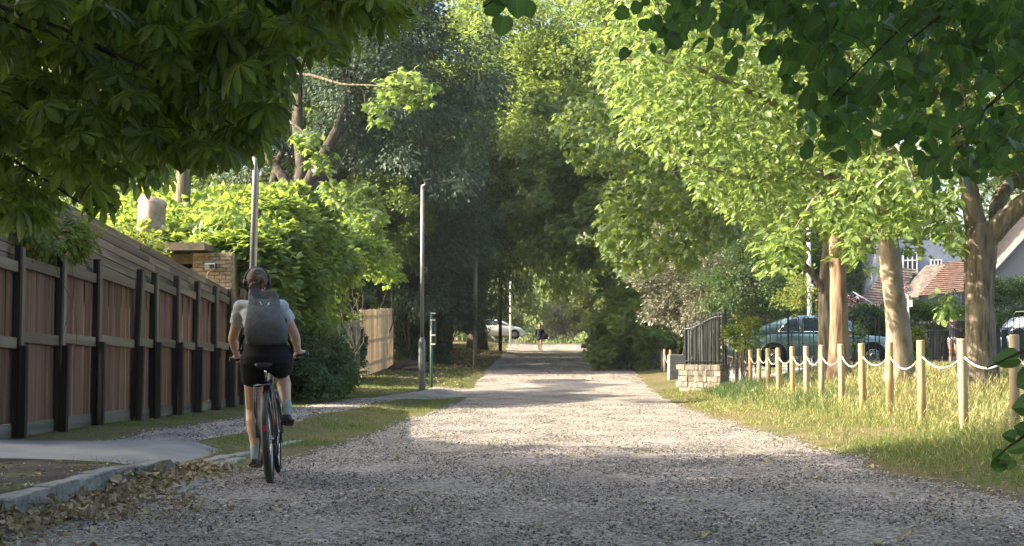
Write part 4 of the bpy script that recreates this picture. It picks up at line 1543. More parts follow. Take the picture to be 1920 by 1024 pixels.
for row in range(9):
    y = 15.2 + rnd.uniform(0, 1)
    while y < 28.9:
        L = rnd.choice([1.6, 2.1, 2.4, 1.2])
        e = min(y + L, 28.95)
        m_ = (y + e) / 2
        zt = 2.06 + SL * (m_ - 28.95) - .118 * (row + .5)
        if zt > 1.78 and e - y > .15:
            piece('slat', slat_me, bf, (-.105 + rnd.uniform(-.006, .006), m_ - 22, zt + .17 - FO.z + g(FX, 22) * 0 + .0), (math.atan(SL), 0, rnd.uniform(-.004, .004)), (1, (e - y) / math.cos(math.atan(SL)) - .004, 1))
        y = e
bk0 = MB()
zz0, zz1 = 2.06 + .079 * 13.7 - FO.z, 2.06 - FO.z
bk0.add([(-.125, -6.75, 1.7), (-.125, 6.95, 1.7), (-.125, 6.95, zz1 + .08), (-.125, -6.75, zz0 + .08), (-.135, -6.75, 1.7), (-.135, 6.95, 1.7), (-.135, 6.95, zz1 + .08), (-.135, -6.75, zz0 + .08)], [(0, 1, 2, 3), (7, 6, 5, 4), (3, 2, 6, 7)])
bk0.build('added_backing', M['spur'], bf)  # added dark sheet that keeps light out of the slat gaps
strut = MB()
for y in ypost[:-1]:
    h_ = 1.95 + (28.95 - y) * .079
    strut.box((-.15, y - 22, h_ / 2), (.05, .07, h_))
tag(strut.build('batten', M['fence_post'], bf), kind='stuff')
mb = MB()
for y0, s_ in ((18.35, 1), (18.9, -1), (26.9, 1)):
    mb.tube(wander((.1, y0 - 22, 2.4), (.16, y0 - 22 + .5 * s_, .75), 12, .12), .004, 4)
tag(mb.build('creeper_stem', M['twig_brown'], bf), kind='stuff')

# ------------------------------------------------------------------ the brick outbuilding behind it
p = at(437, 475, 30)
bx1 = p.x
ob = empty('brick_outbuilding', (bx1 - 1.6, 30, g(-8, 30)), 'yellow brick outbuilding with a flat felt roof behind the board fence', 'building')
OB = Vector(ob.location)
zt = at(400, 474, 30).z - OB.z
wx0, wx1 = at(362, 500, 30).x - OB.x, bx1 - OB.x
mb = MB().box(((wx0 + wx1) / 2, .10, zt / 2), (wx1 - wx0 - .01, .18, zt))
mb.build('wall', M['mortar'], ob)
for c_, d_ in (((wx1 - .11, 2.0, zt / 2), (.2, 3.6, zt - .02)), ((wx0 - 2.55, .10, zt / 2 - .03), (3.0, .16, zt - .06)), ((wx0 - 2.0, 3.9, zt / 2), (5.5, .2, zt))):
    MB().box(c_, d_).build('wall', M['brick'], ob)
brick_me = bpy.data.meshes.new('brick')
bm = bmesh.new()
bmesh.ops.create_cube(bm, size=1)
bmesh.ops.scale(bm, vec=(.213, .104, .064), verts=bm.verts)
bmesh.ops.bevel(bm, geom=bm.edges[:], offset=.004, segments=1, affect='EDGES')
bm.to_mesh(brick_me)
bm.free()
brick_me.materials.append(M['brick'])
row = 0
z = zt - .04
while z > .75:
    x = wx0 + (.1 if row % 2 else 0)
    if row % 2:
        piece('brick', brick_me, ob, (wx0 + .045, -.004, z), (0, 0, 0), (.45, .5, 1))
    while x < wx1 - .06:
        w = min(.213, wx1 - x - .005)
        piece('brick', brick_me, ob, (x + w / 2, -.005 + rnd.uniform(-.004, .004), z + rnd.uniform(-.002, .002)), (0, rnd.uniform(-.01, .01), 0), (w / .213, .5, 1))
        x += .225
    z -= .075
    row += 1
p = at(322, 460, 30)
q = at(384, 468, 30)
mb = MB().box(((p.x + q.x) / 2 - OB.x - 1.0, 1.6, zt + .09), (q.x - p.x + 2.2, 4.0, .10))
mb.build('roof', M['felt'], ob)
MB().box(((p.x + q.x) / 2 - OB.x - 1.0, -.42, zt + .10), (q.x - p.x + 2.2, .03, .15)).build('fascia', M['fence_rail'], ob)
MB().box((wx0 - .5, .07, zt / 2 - .15), (.95, .06, zt - .3)).build('door', M['spur'], ob)
MB().box((wx0 - .04, .04, zt / 2 - .15), (.07, .12, zt - .3)).build('door_frame', M['fence_post'], ob)
MB().box((wx0 - .5, .05, zt - .12), (1.0, .1, .2)).build('lintel', M['fence_rail'], ob)
p = at(394, 499, 29.85)
fl = empty('floodlight', p, 'small white floodlight with a cable on the brick outbuilding wall', 'lamp')
MB().box((0, 0, 0), (.20, .07, .11), Euler((R(20), 0, 0)).to_matrix()).build('housing', M['white_paint'], fl)
MB().box((-.04, -.04, -.01), (.11, .012, .085), Euler((R(20), 0, 0)).to_matrix()).build('lens', plain('lens_glass', (.35, .37, .38), .15), fl)
MB().box((.05, -.05, -.01), (.09, .05, .08)).box((.09, .05, 0), (.04, .12, .1)).build('sensor', M['black_plastic'], fl)
MB().tube(wander((.03, .02, -.05), (-.12, .1, -.36), 6, .25), .007, 5).build('cable', M['white_paint'], fl)

# pale pollarded trunk above the fence
st = empty('tree_stump', (at(280, 600, 31.5).x, 31.5, g(-8.9, 31.5)), 'cut pale tree trunk standing above the sloping end of the board fence', 'tree')
b0 = Vector(st.location)
mb = MB()
limb(mb, [(0, 0, -.1), (0, 0, 1.2), at(279, 480, 31.5) - b0, at(281, 430, 31.5) - b0, at(284, 400, 31.5) - b0, at(287, 378, 31.5) - b0, at(289, 370, 31.5) - b0], [.36, .31, .28, .26, .27, .29, .2])
furrow(mb, 26, 25, .02)
limb(mb, [at(284, 452, 31.4) - b0, at(304, 440, 31.4) - b0, at(312, 424, 31.4) - b0], [.14, .12, .1])
lumps(mb, 0, .02, .6)
mb.build('trunk', surf('bare_pale_trunk', (.26, .20, .155), (.50, .41, .34), 5, .9, .5, detail=8, spec=.15), st)

# ------------------------------------------------------------------ lamp posts and poles
def lamp_post(px, Y, base_r, pole_r, door_h, H, label, mat, arm=None, cat='lamp post', dx=0.0):
    x = at(px, 700, Y).x
    rt = empty('lamp_post', (x, Y, g(x, Y)), label, cat, 'lamp posts along the lane')
    MB().tube([(0, 0, -.2), (0, 0, door_h), (0, 0, door_h + .02), (0, 0, door_h + .14)], [base_r, base_r, base_r * .98, pole_r * 1.05], 16).build('base', mat, rt)
    MB().box((0, -base_r + .004, door_h * .62), (base_r * .8, .02, door_h * .45)).build('door', mat, rt)
    mb = MB().tube([(0, 0, door_h + .12), (dx, 0, H)], [pole_r, pole_r * .86], 14)
    mb.build('pole', mat, rt)
    if arm:
        MB().tube([(dx, 0, H - .05), (dx, 0, H + .06), (dx + .1, -.05, H + .1), (dx + arm, -.1, H + .2)], [pole_r * .9, pole_r * .8, .025, .02], 8).build('arm', mat, rt)
        mb = MB().box((dx + arm + .11, -.12, H + .21), (.26 if arm < .5 else .5, .14, .06), Euler((0, R(-8), 0)).to_matrix())
        bevel(mb.build('lantern', M['black_plastic'], rt), .02)
    return rt


lamp_post(470, 20.8, .085, .052, .95, 6.4, 'tall galvanised lamp post rising directly behind the cyclist', M['galv'], .9, dx=.10)
M['grey_paint'] = surf('weathered_grey_paint', (.16, .165, .165), (.30, .31, .31), 5, .5, .1, metal=.3, stretch=(1, 1, .2))
l2 = lamp_post(791, 43, .095, .055, 1.35, 5.72, 'dark grey lamp post with a thick base standing in the grass beyond the vine', M['grey_paint'], .06)
MB().ring((.07, 0, 3.4), .07, .012, 14, 5, 'y').build('bracket', M['grey_paint'], l2)
x = at(809, 700, 45.5).x
sg = empty('footpath_sign', (x, 45.5, g(x, 45.5)), 'slim green post with a narrow sign frame beside the dark grey lamp post', 'sign')
M['green_paint'] = plain('green_paint', (.05, .10, .07), .5)
MB().tube([(0, 0, -.1), (0, 0, 2.22)], .045, 10).build('post', M['green_paint'], sg)
MB().tube([(.10, 0, 1.25), (.10, 0, 2.05)], .022, 8).build('frame_bar', M['green_paint'], sg)
for zz in (1.28, 1.55, 2.0, 2.2):
    MB().box((.04, -.01, zz), (.15, .1, .045)).build('clamp', M['white_paint'], sg)
for px, Y, top, r, lab, mt in [(891, 64, 440, .09, 'brown wooden pole on the shaded left bank of the lane', 'fence_post'), (938, 85, 500, .09, 'thin dark wooden pole further along the left bank', 'spur'), (957, 100, 510, .06, 'slim white pole near the parked white car', 'white_paint')]:
    x = at(px, 650, Y).x
    rt = empty('pole', (x, Y, g(x, Y)), lab, 'pole', 'poles on the left bank')
    h = at(px, top, Y).z - g(x, Y) + 1.0
    MB().tube([(0, 0, -.2), (0, 0, h * .5), (.02, 0, h)], [r * 1.1, r, r * .8], 10).build('shaft', M[mt], rt)
    MB().tube([(.02, 0, h - .01), (.02, 0, h + .05)], [r * .9, r * .5], 10).build('cap', M['black_paint'], rt)
x = at(1518, 600, 52).x
rt = empty('lamp_post', (x, 52, g(x, 52)), 'white street lamp post rising behind the roof of the green car', 'lamp post', 'lamp posts along the lane')
MB().tube([(0, 0, -.1), (0, 0, 5.6)], [.085, .06], 12).build('pole', M['white_paint'], rt)
MB().box((.09, -.02, 2.55), (.08, .12, .28)).build('control_box', M['white_paint'], rt)

# ------------------------------------------------------------------ the wooden fences further along
def paling(name, label, X, y0, y1, h, mat, w=.15, group='wooden fences further along the lane'):
    ym = (y0 + y1) / 2
    rt = empty(name, (X, ym, g(X, ym)), label, 'fence', group)
    me = MB().box((0, 0, h / 2), (.022, w * .94, h)).mesh('board', mat)
    n = int((y1 - y0) / w)
    for k in range(n):
        y = y0 + (k + .5) * w
        piece('board', me, rt, (.012 * (k % 2) + rnd.uniform(-.003, .003), y - ym, g(X, y) - rt.location.z - .03), (rnd.uniform(-.006, .006), 0, 0), (1, 1, rnd.uniform(.985, 1.01)))
    for zz in (.35, h * .5, h - .3):
        MB().box((-.04, 0, zz + .02), (.05, y1 - y0, .09), Euler((math.atan((g(X, y1) - g(X, y0)) / (y1 - y0)), 0, 0)).to_matrix()).build('rail', mat, rt)
    for k in range(int((y1 - y0) / 1.8) + 1):
        y = min(y0 + k * 1.8 + .05, y1)
        MB().box((-.09, y - ym, h / 2 + g(X, y) - rt.location.z - .1), (.09, .09, h + .1)).build('post', mat, rt)
    return rt


M['new_wood'] = woodmat('new_pale_boards', (.44, .31, .175), (.70, .53, .34), (.58, .425, .26))
M['grey_wood'] = woodmat('silver_grey_boards', (.14, .13, .115), (.27, .255, .23), (.2, .19, .17))
M['brown_wood'] = woodmat('brown_boards', (.16, .10, .06), (.31, .21, .135), (.23, .15, .095))
paling('paling_fence', 'pale new wooden fence of vertical boards beyond the ivy covered post', -7.6, 53.0, 61.5, 2.35, M['new_wood'])
paling('paling_fence', 'weathered grey board fence between the vine and the pale wooden fence', -7.5, 46.0, 51.6, 2.0, M['grey_wood'])
paling('paling_fence', 'shaded brown board fence behind the green sign post', -8.3, 68, 98, 1.9, M['brown_wood'], .2)
mb = MB()
mh = empty('soil_mound', (at(770, 700, 58).x, 58, g(-7, 58) - .05), 'low brown mound of earth in front of the dark bush', 'mound')
mb.ball((0, 0, 0), (.9, .6, .42), 16, 8)
lumps(mb, 0, .05, .5)
mb.build('heap', M['soil'], mh)

# ------------------------------------------------------------------ rope fences on the right
M['post_wood'] = surf('round_pine_posts', (.27, .18, .08), (.54, .39, .20), 9, .75, .4, stretch=(1, 1, .07), var=.14, detail=8, mid=(.42, .29, .14), spec=.25, dist=.004)
M['post_grey'] = surf('greyer_round_posts', (.30, .235, .14), (.45, .37, .24), 8, .8, .25, stretch=(1, 1, .1), var=.08, detail=6, spec=.2, dist=.004)  # greyer tone, on the nearest posts and some further along
M['rope'] = surf('white_rope', (.34, .32, .28), (.58, .56, .51), 60, .85, .6, spec=.2)


def round_post(r=.053, h=1.2):
    mb = MB()
    pr = [(-.3, r), (h * .5, r * .985), (h - .012, r * .97), (h, r * .9), (h + .001, r * .3)]
    mb.loft([[(q * math.cos(2 * math.pi * k / 16), q * math.sin(2 * math.pi * k / 16), z) for k in range(16)] for z, q in pr])
    return mb


def rope_span(a, b_, sag=.14, n=12, r=.0135):
    """Three strands twisted into one rope, hanging between two holes."""
    a, b_ = Vector(a), Vector(b_)
    mb = MB()
    N_ = 40
    c = []
    for i in range(N_ + 1):
        t = i / N_
        p = a.lerp(b_, t)
        p.z -= sag * 4 * t * (1 - t)
        c.append(p)
    L = (b_ - a).length
    for s_ in range(3):
        pts = []
        for i, p in enumerate(c):
            an = i / N_ * L * 38 + s_ * 2.0944
            pts.append(p + Vector((math.cos(an) * r * .48, 0, math.sin(an) * r * .48)))
        mb.tube(pts, r * .6, 5, cap=False)
    return mb


K = 12.52
ypos = [K / (x - 1090) * 1e3 for x in ()]
RX = at(1898, 660, 15.5).x
pxs = [2010, 1898, 1806, 1728, 1666, 1617, 1577, 1540, 1512, 1485, 1460, 1440, 1423, 1407, 1393, 1381]
ys_ = [4.37 * FPX / (p - 1090) for p in pxs]
rf = empty('rope_fence', (RX, 24, g(RX, 24)), 'row of round timber posts joined by sagging white rope along the right verge', 'fence')
RO = Vector(rf.location)
TOPZ = 1.232
pm = [round_post().mesh('post', M['post_wood']), round_post().mesh('post', M['post_grey'])]
tops = []
for i, (px, y) in enumerate(zip(pxs, ys_)):
    x = at(px, 660, y).x + rnd.uniform(-.01, .01)
    zt_ = TOPZ + rnd.uniform(-.015, .015)
    tops.append(Vector((x, y, zt_)))
    piece('post', pm[1 if i in (0, 1, 2, 7, 8, 12, 14) else 0], rf, Vector((x, y, zt_ - 1.2)) - RO, (rnd.uniform(-.012, .012), rnd.uniform(-.012, .012), rnd.uniform(0, 6)))
for i in range(len(tops) - 1):
    a = tops[i] + Vector((0, .07, -.215)) - RO
    b_ = tops[i + 1] + Vector((0, -.07, -.215)) - RO
    rope_span(a, b_, rnd.uniform(.12, .17)).build('rope', M['rope'], rf)
rf2 = empty('rope_fence', (3.4, 64, g(3.4, 64)), 'short distant row of timber posts with rope beyond the concrete block', 'fence')
RO = Vector(rf2.location)
tops = []
for i, (px, y) in enumerate([(1257, 58), (1246, 60), (1241, 62.5), (1232, 65), (1223, 68)]):
    p_ = at(px, 656 - i * .6, y)
    tops.append(p_)
    piece('post', pm[i % 2], rf2, Vector((p_.x, y, p_.z - 1.2)) - RO, (0, 0, rnd.uniform(0, 6)))
for i in range(len(tops) - 1):
    rope_span(tops[i] + Vector((0, .07, -.2)) - RO, tops[i + 1] + Vector((0, -.07, -.2)) - RO, .3).build('rope', M['rope'], rf2)

# concrete block, stone wall and the dark panelled railing on it
x = at(1267, 690, 53).x
cbk = MB().box((0, 0, .42), (.53, .42, .95), taper=.96).build('concrete_block', surf('dark_concrete', (.12, .11, .105), (.21, .20, .185), 5, .9, .4, detail=8, spec=.15))
cbk.location = (x, 53, g(x, 53) - .05)
cbk.rotation_euler = (0, 0, R(8))
bevel(cbk, .025)
tag(cbk, 'square grey concrete block standing in the grass at the lane edge', 'bollard')
PA = Vector((3.82, 41.05, 0))
PB = Vector((at(1287, 680, 43.3).x, 43.3, 0))
pd = (PB - PA)
PL = pd.length
paz = math.atan2(pd.y, pd.x)
ztop = at(1345, 684, 41).z
sw = empty('stone_wall', (PA.x, PA.y, g(PA.x, PA.y)), 'low pale stone wall under the dark panelled railing', 'wall', rz=paz)
M['pale_stone'] = surf('pale_stone', (.08, .07, .06), (.24, .21, .175), 4, .9, .7, detail=9, var=.18, spec=.15, mid=(.165, .145, .118))
stm = [rough_block((.36, .28, .155), 40 + i, .012) for i in range(3)]
for m_ in stm:
    m_.name = 'stone'
    m_.materials.clear()
    m_.materials.append(M['pale_stone'])
SZ = ztop - sw.location.z
for r_ in range(5):
    x = .0
    k = 0
    while x < PL + .1:
        w_ = rnd.uniform(.22, .42) if k or r_ % 2 else .2
        piece('stone', stm[rnd.randrange(3)], sw, (x + w_ / 2, rnd.uniform(-.015, .015), SZ - .08 - r_ * .16), (0, 0, rnd.choice([0, math.pi]) + rnd.uniform(-.03, .03)), (w_ / .36 * .97, rnd.uniform(.95, 1.08), .97))
        x += w_
        k += 1
MB().box((PL / 2 + .03, 0, SZ / 2 - .1), (PL, .2, SZ)).build('core', M['mortar'], sw)
M['dark_panel'] = plain('dark_green_panels', (.022, .03, .03), .45, spec=.5)
M['dark_panel_b'] = plain('faded_green_panels', (.045, .055, .052), .55, spec=.4)
pr_ = empty('panel_railing', (PA.x, PA.y, ztop), 'dark railing backed with upright dark panels on the low stone wall', 'fence', rz=paz)
pw_ = .235
n = int(PL / pw_)
for k in range(n):
    x = (k + .5) * pw_
    h_ = 1.36 - .30 * float(sm(.1, .95, k / n)) + rnd.uniform(-.01, .01)
    slm = MB().box((0, 0, h_ / 2), (pw_ * rnd.uniform(.82, .97), .014, h_)).mesh('panel', M['dark_panel'] if k % 3 else M['dark_panel_b'])
    piece('panel', slm, pr_, (x, -.03 + .016 * (k % 2), 0), (rnd.uniform(-.02, .02), rnd.uniform(-.02, .02), rnd.uniform(-.12, .12)))
    barm = MB().tube([(0, 0, -.02), (0, 0, h_ + .03), (0, 0, h_ + .07)], [.016, .016, .006], 6).mesh('bar', M['black_paint'])
    piece('bar', barm, pr_, (x - pw_ / 2, .045, 0), (rnd.uniform(-.006, .006), 0, 0))
rr_ = [((k / 20) * PL, .045, 1.30 - .30 * float(sm(.1, .95, k / 20))) for k in range(21)]
MB().tube(rr_, .015, 6).build('rail', M['grey_paint'], pr_)
MB().tube([(x_, -.02, z_ + .075) for x_, y_, z_ in rr_], .05, 8, squash=(.6, 1)).build('top_sheet', M['dark_panel_b'], pr_)
MB().box((PL / 2, .045, .1), (PL, .02, .035)).build('rail', M['black_paint'], pr_)
for x_, h_ in ((-.04, 1.5), (PL + .02, 1.15)):
    MB().box((x_, 0, h_ / 2), (.07, .07, h_)).build('post', M['black_paint'], pr_)

# hooped railing in front of the cars
hr = empty('hooped_railing', (6.5, 41, g(6.5, 41)), 'black hoop topped iron railing running in front of the green car', 'fence')
HO = Vector(hr.location)
hz = at(1500, 594, 41).z - HO.z
sp = .30
w = sp * .62
mb = MB()
arc = [(-w / 2, 0, 0), (-w / 2, 0, hz - w / 2)] + [(w / 2 * math.cos(a), 0, hz - w / 2 + w / 2 * math.sin(a)) for a in np.linspace(math.pi, 0, 11)[1:-1]] + [(w / 2, 0, hz - w / 2), (w / 2, 0, 0)]
hoop_me = mb.tube(arc, .015, 6, cap=False).mesh('hoop', M['black_paint'])
x0, x1 = at(1362, 640, 41).x, at(1728, 640, 41).x
x = x0 + .1
while x < x1:
    piece('hoop', hoop_me, hr, (x - HO.x, rnd.uniform(-.004, .004), rnd.uniform(-.006, .006)), (0, 0, rnd.uniform(-.03, .03)))
    x += sp * .96
for zz in (.18, hz - .22):
    MB().box(((x0 + x1) / 2 - HO.x, .0, zz), (x1 - x0, .03, .012)).build('rail', M['black_paint'], hr)
for px in (1478, 1600, 1716):
    MB().box((at(px, 640, 41).x - HO.x, 0, hz * .5), (.05, .05, hz + .06)).build('post', M['black_paint'], hr)
# the higher railing with upright panels behind it
vr = empty('spiked_railing', (10.4, 44, g(10.4, 44)), 'dark spiked railing backed with boards beside the standing person', 'fence')
VO = Vector(vr.location)
A0, A1 = at(1726, 650, 46), at(1845, 650, 39.5)
B1 = at(1990, 650, 40)
spk = MB().tube([(0, 0, 0), (0, 0, 1.30), (0, 0, 1.33), (0, 0, 1.42)], [.011, .011, .018, .002], 6).mesh('bar', M['black_paint'])
pnl = MB().box((0, .04, .55), (.15, .012, 1.1)).mesh('panel', M['dark_panel'])
for P0, P1 in ((A0, A1), (A1, B1)):
    d = P1 - P0
    d.z = 0
    n = int(d.length / .165)
    az_ = math.atan2(d.y, d.x)
    for k in range(n + 1):
        q = P0 + d * k / n
        z = g(q.x, q.y)
        piece('bar', spk, vr, (q.x - VO.x, q.y - VO.y, z - VO.z), (0, 0, az_))
        if k < n and k % 9 != 4 and not (P0 is A0 and .40 < k / n < .80):
            piece('panel', pnl, vr, (q.x + d.x / n / 2 - VO.x, q.y + d.y / n / 2 - VO.y, z - VO.z), (0, rnd.uniform(-.01, .01), az_))
        if k % 8 == 0:
            piece('post', MB().box((0, .05, .72), (.06, .06, 1.5)).mesh('post', M['black_paint']), vr, (q.x - VO.x, q.y - VO.y, z - VO.z), (0, 0, az_))
    for zz in (.2, 1.12):
        m_ = (P0 + P1) / 2
        MB().box((0, -.012, zz), (d.length, .03, .03)).build('rail', M['black_paint'], vr, (m_.x - VO.x, m_.y - VO.y, g(m_.x, m_.y) - VO.z)).rotation_euler = (0, 0, az_)
bush('creeper', 'creeper climbing the end post of the hoop topped railing', cz(1722, 652, 40.9), (.16, .16, .52), LF['rose'], 30, 26, .16, .08, T_RHOMB, 2, .6, group=None, cat='creeper')
bush('creeper', 'small creeper on the hoop topped railing right of the orange brown trunk', cz(1608, 640, 40.8), (.18, .12, .5), LF['sycamore'], 16, 12, .2, .08, T_RHOMB, 2, .5, group=None, cat='creeper')

# ------------------------------------------------------------------ the street with the cars
V, F = grid(np.linspace(4.2, 40, 30), np.linspace(43, 60, 12), lambda x, y: G(x, y) + .012)
tag(npobj('street', V, F, M['asphalt'], smooth=True), 'asphalt street behind the railings', kind='structure')

M['car_green'] = plain('green_car_paint', (.13, .235, .245), .2, metal=.25, coat=.9)
M['car_white'] = plain('white_car_paint', (.72, .73, .74), .3, coat=.6)
M['car_dark'] = plain('dark_blue_car_paint', (.03, .045, .08), .2, metal=.4, coat=.9)
M['chrome'] = plain('chrome', (.6, .6, .6), .12, metal=1.0)
M['tyre'] = plain('tyre_rubber', (.018, .018, .018), .85, spec=.2)
M['rim'] = plain('wheel_rim', (.42, .42, .43), .3, metal=.9)


def glass():
    m, t, b, o = newmat('car_glass')
    b.inputs['Base Color'].default_value = (.05, .08, .12, 1)
    b.inputs['Roughness'].default_value = .04
    b.inputs['Specular IOR Level'].default_value = 1.0
    tr = t.nodes.new('ShaderNodeBsdfTransparent')
    tr.inputs[0].default_value = (.55, .62, .66, 1)
    mx = t.nodes.new('ShaderNodeMixShader')
    mx.inputs[0].default_value = .35
    t.links.new(b.outputs[0], mx.inputs[1])
    t.links.new(tr.outputs[0], mx.inputs[2])
    t.links.new(mx.outputs[0], o.inputs[0])
    return m


M['glass'] = glass()


def interp(xs_, t):
    a = np.array(xs_, float)
    return np.interp(t, a[:, 0], a[:, 1])


def car(name, label, loc, rz, L, Wd, prof_top, belt, bottom, roof, wheels, wr, paint, group, glassx, cat='car', pillars=()):
    """Body lofted along x from its side view; x=0 at the tail. prof_top: bonnet/boot line; roof: greenhouse line."""
    rt = empty(name, loc, label, cat, group, rz)
    N_ = 40
    rings = []
    for i in range(N_ + 1):
        x = L * i / N_
        tz, bz = interp(prof_top, x), interp(bottom, x)
        e = min(1, math.sin(math.pi * (i + .6) / (N_ + 1.2)) ** .32)
        hw = Wd / 2 * (.80 + .20 * e)
        mz = bz + (tz - bz) * .55
        ring = [(x, -hw * .90, bz), (x, -hw, bz + (mz - bz) * .4), (x, -hw, mz), (x, -hw * .985, tz - .10), (x, -hw * .93, tz - .02), (x, -hw * .7, tz + .012), (x, 0, tz + .03), (x, hw * .7, tz + .012), (x, hw * .93, tz - .02), (x, hw * .985, tz - .10), (x, hw, mz), (x, hw, bz + (mz - bz) * .4), (x, hw * .90, bz)]
        rings.append(ring)
    body = MB().loft(rings).build('body', paint, rt)
    # wheel arches cut as dark liners slightly proud of the body side
    for wx in wheels:
        for s_ in (-1, 1):
            mb = MB()
            n = 20
            c = [(wx + (wr + .075) * math.cos(a), s_ * (Wd / 2 + .004), wr + (wr + .075) * math.sin(a)) for a in np.linspace(-.35, math.pi + .35, n)]
            c2 = [(p_[0], s_ * (Wd / 2 - .25), p_[2]) for p_ in c]
            mb.add(c, [tuple(range(n)) if s_ < 0 else tuple(reversed(range(n)))])
            mb.build('wheel_arch', M['tyre'], rt)
            mb = MB()
            mb.tube([(p_[0], s_ * (Wd / 2 + .006), p_[2]) for p_ in c], .016, 6).build('arch_trim', paint, rt)
            w_ = MB().ring((0, 0, 0), wr * .80, wr * .2, 28, 8, 'y').build('wheel', M['tyre'], rt, (wx, s_ * (Wd / 2 - .04), wr))
            mb = MB().tube([(0, -s_ * .06, 0), (0, s_ * .05, 0), (0, s_ * .055, 0)], [wr * .64, wr * .62, wr * .55], 24)
            mb.build('rim', M['rim'], w_)
            mb = MB().tube([(0, s_ * .055, 0), (0, s_ * .085, 0)], [wr * .34, wr * .22], 18)
            mb.build('hub_cap', M['chrome'], w_)
            mb = MB()
            for k in range(10):
                a = k * 2 * math.pi / 10
                mb.box((wr * .5 * math.cos(a), s_ * .06, wr * .5 * math.sin(a)), (wr * .12, .012, wr * .12), Euler((0, -a, 0)).to_matrix())
            tag(mb.build('rim_slot', M['tyre'], w_), kind='stuff')
    # roof and greenhouse
    gx0, gx1 = roof[0][0], roof[-1][0]
    rings = []
    n = 26
    for i in range(n + 1):
        x = gx0 + (gx1 - gx0) * i / n
        z = interp(roof, x)
        bz = interp(prof_top, x) - .03
        h = max(z - bz, .005)
        k = .72 + .2 * (1 - min(1, h / .5))
        hw0, hw1 = Wd / 2 * .92, Wd / 2 * k
        rings.append([(x, -hw0, bz), (x, -(hw0 + (hw1 - hw0) * .85), bz + h * .86), (x, -hw1 * .82, bz + h * .97), (x, 0, bz + h * 1.02), (x, hw1 * .82, bz + h * .97), (x, (hw0 + (hw1 - hw0) * .85), bz + h * .86), (x, hw0, bz)])
    MB().loft(rings).build('cabin', paint, rt)
    for (pts) in glassx:                                              # side windows as seen from the side
        for s_ in (-1, 1):
            vs = []
            for x, z in pts:
                bz = interp(prof_top, x) - .03
                h = max(interp(roof, x) - bz, .01)
                k = .72 + .2 * (1 - min(1, h / .5))
                f = min(1, max(0, (z - bz) / (h * .86)))
                hw = Wd / 2 * .92 + (Wd / 2 * k - Wd / 2 * .92) * .85 * f
                vs.append((x, s_ * (hw + .008), z))
            fl_ = [tuple(range(len(vs)))] if s_ < 0 else [tuple(reversed(range(len(vs))))]
            MB().add(vs, fl_).build('window', M['glass'], rt)
            MB().tube(vs + [vs[0]], .013, 5).build('window_trim', M['chrome'], rt)
    return rt


# green classic saloon, tail to the left
Yc = 44.0
xl = at(1352, 660, Yc).x
gz = at(1450, 689, Yc).z
sc = 1 / (FPX / Yc)                                                   # metres per pixel of the photograph there


def cp(px, py):
    return ((px - 1352) * sc, (689 - py) * sc)


green = car('classic_car', 'green classic saloon car parked side on behind the hoop topped railing', (xl, Yc + .85, gz), 0, 5.15, 1.75,
            [(0, .62), (.25, .86), (.6, .93), (1.6, .97), (2.6, .98), (3.5, .97), (4.1, .92), (4.9, .84), (5.15, .60)], .9,
            [(0, .42), (.4, .28), (4.7, .24), (5.15, .40)],
            [(.55, .93), (1.0, 1.10), (1.55, 1.30), (1.95, 1.44), (2.4, 1.50), (3.2, 1.49), (3.6, 1.43), (4.15, .96)],
            (1.50, 4.30), .325, M['car_green'], 'cars parked behind the railings',
            [[(1.62, 1.02), (1.98, 1.36), (2.2, 1.41), (2.28, 1.02)], [(2.36, 1.02), (2.36, 1.42), (3.15, 1.41), (3.62, 1.02)]])
MB().box((2.6, -.885, .72), (4.2, .02, .02)).build('side_trim', M['chrome'], green)
MB().box((2.6, -.86, .30), (2.2, .03, .07)).build('sill', M['chrome'], green)
MB().box((3.0, -.895, .86), (.16, .03, .03)).build('door_handle', M['chrome'], green)
MB().ball((3.62, -.97, 1.04), (.06, .07, .06)).build('mirror', M['chrome'], green)
for xx in (0.0, 5.15):
    bevel(MB().box((xx, 0, .48), (.12, 1.72, .13)).build('bumper', M['chrome'], green), .03)
MB().box((-.01, -.6, .68), (.06, .22, .12)).build('tail_light', plain('red_lens', (.35, .02, .02), .2), green)
MB().ball((5.14, -.62, .66), (.05, .1, .1)).build('headlight', M['white_paint'], green)

# white car at the crest on the left
xw = at(888, 630, 112).x
wht = car('white_car', 'white hatchback parked under the trees at the far left of the lane', (xw, 113, g(xw, 113) + .1), 0, 3.75, 1.7,
          [(0, .72), (.2, .95), (1.4, 1.0), (2.6, .97), (3.4, .82), (3.75, .55)], .9, [(0, .35), (.3, .22), (3.5, .22), (3.75, .36)],
          [(.05, .95), (.35, 1.30), (1.0, 1.44), (1.9, 1.42), (2.95, .92)], (.68, 3.0), .32, M['car_white'], None, [[(.4, 1.02), (.6, 1.3), (1.35, 1.34), (1.35, 1.02)], [(1.42, 1.02), (1.42, 1.34), (1.9, 1.32), (2.45, 1.0)]])
MB().box((3.66, -.55, .68), (.12, .3, .12)).build('headlight', M['chrome'], wht)

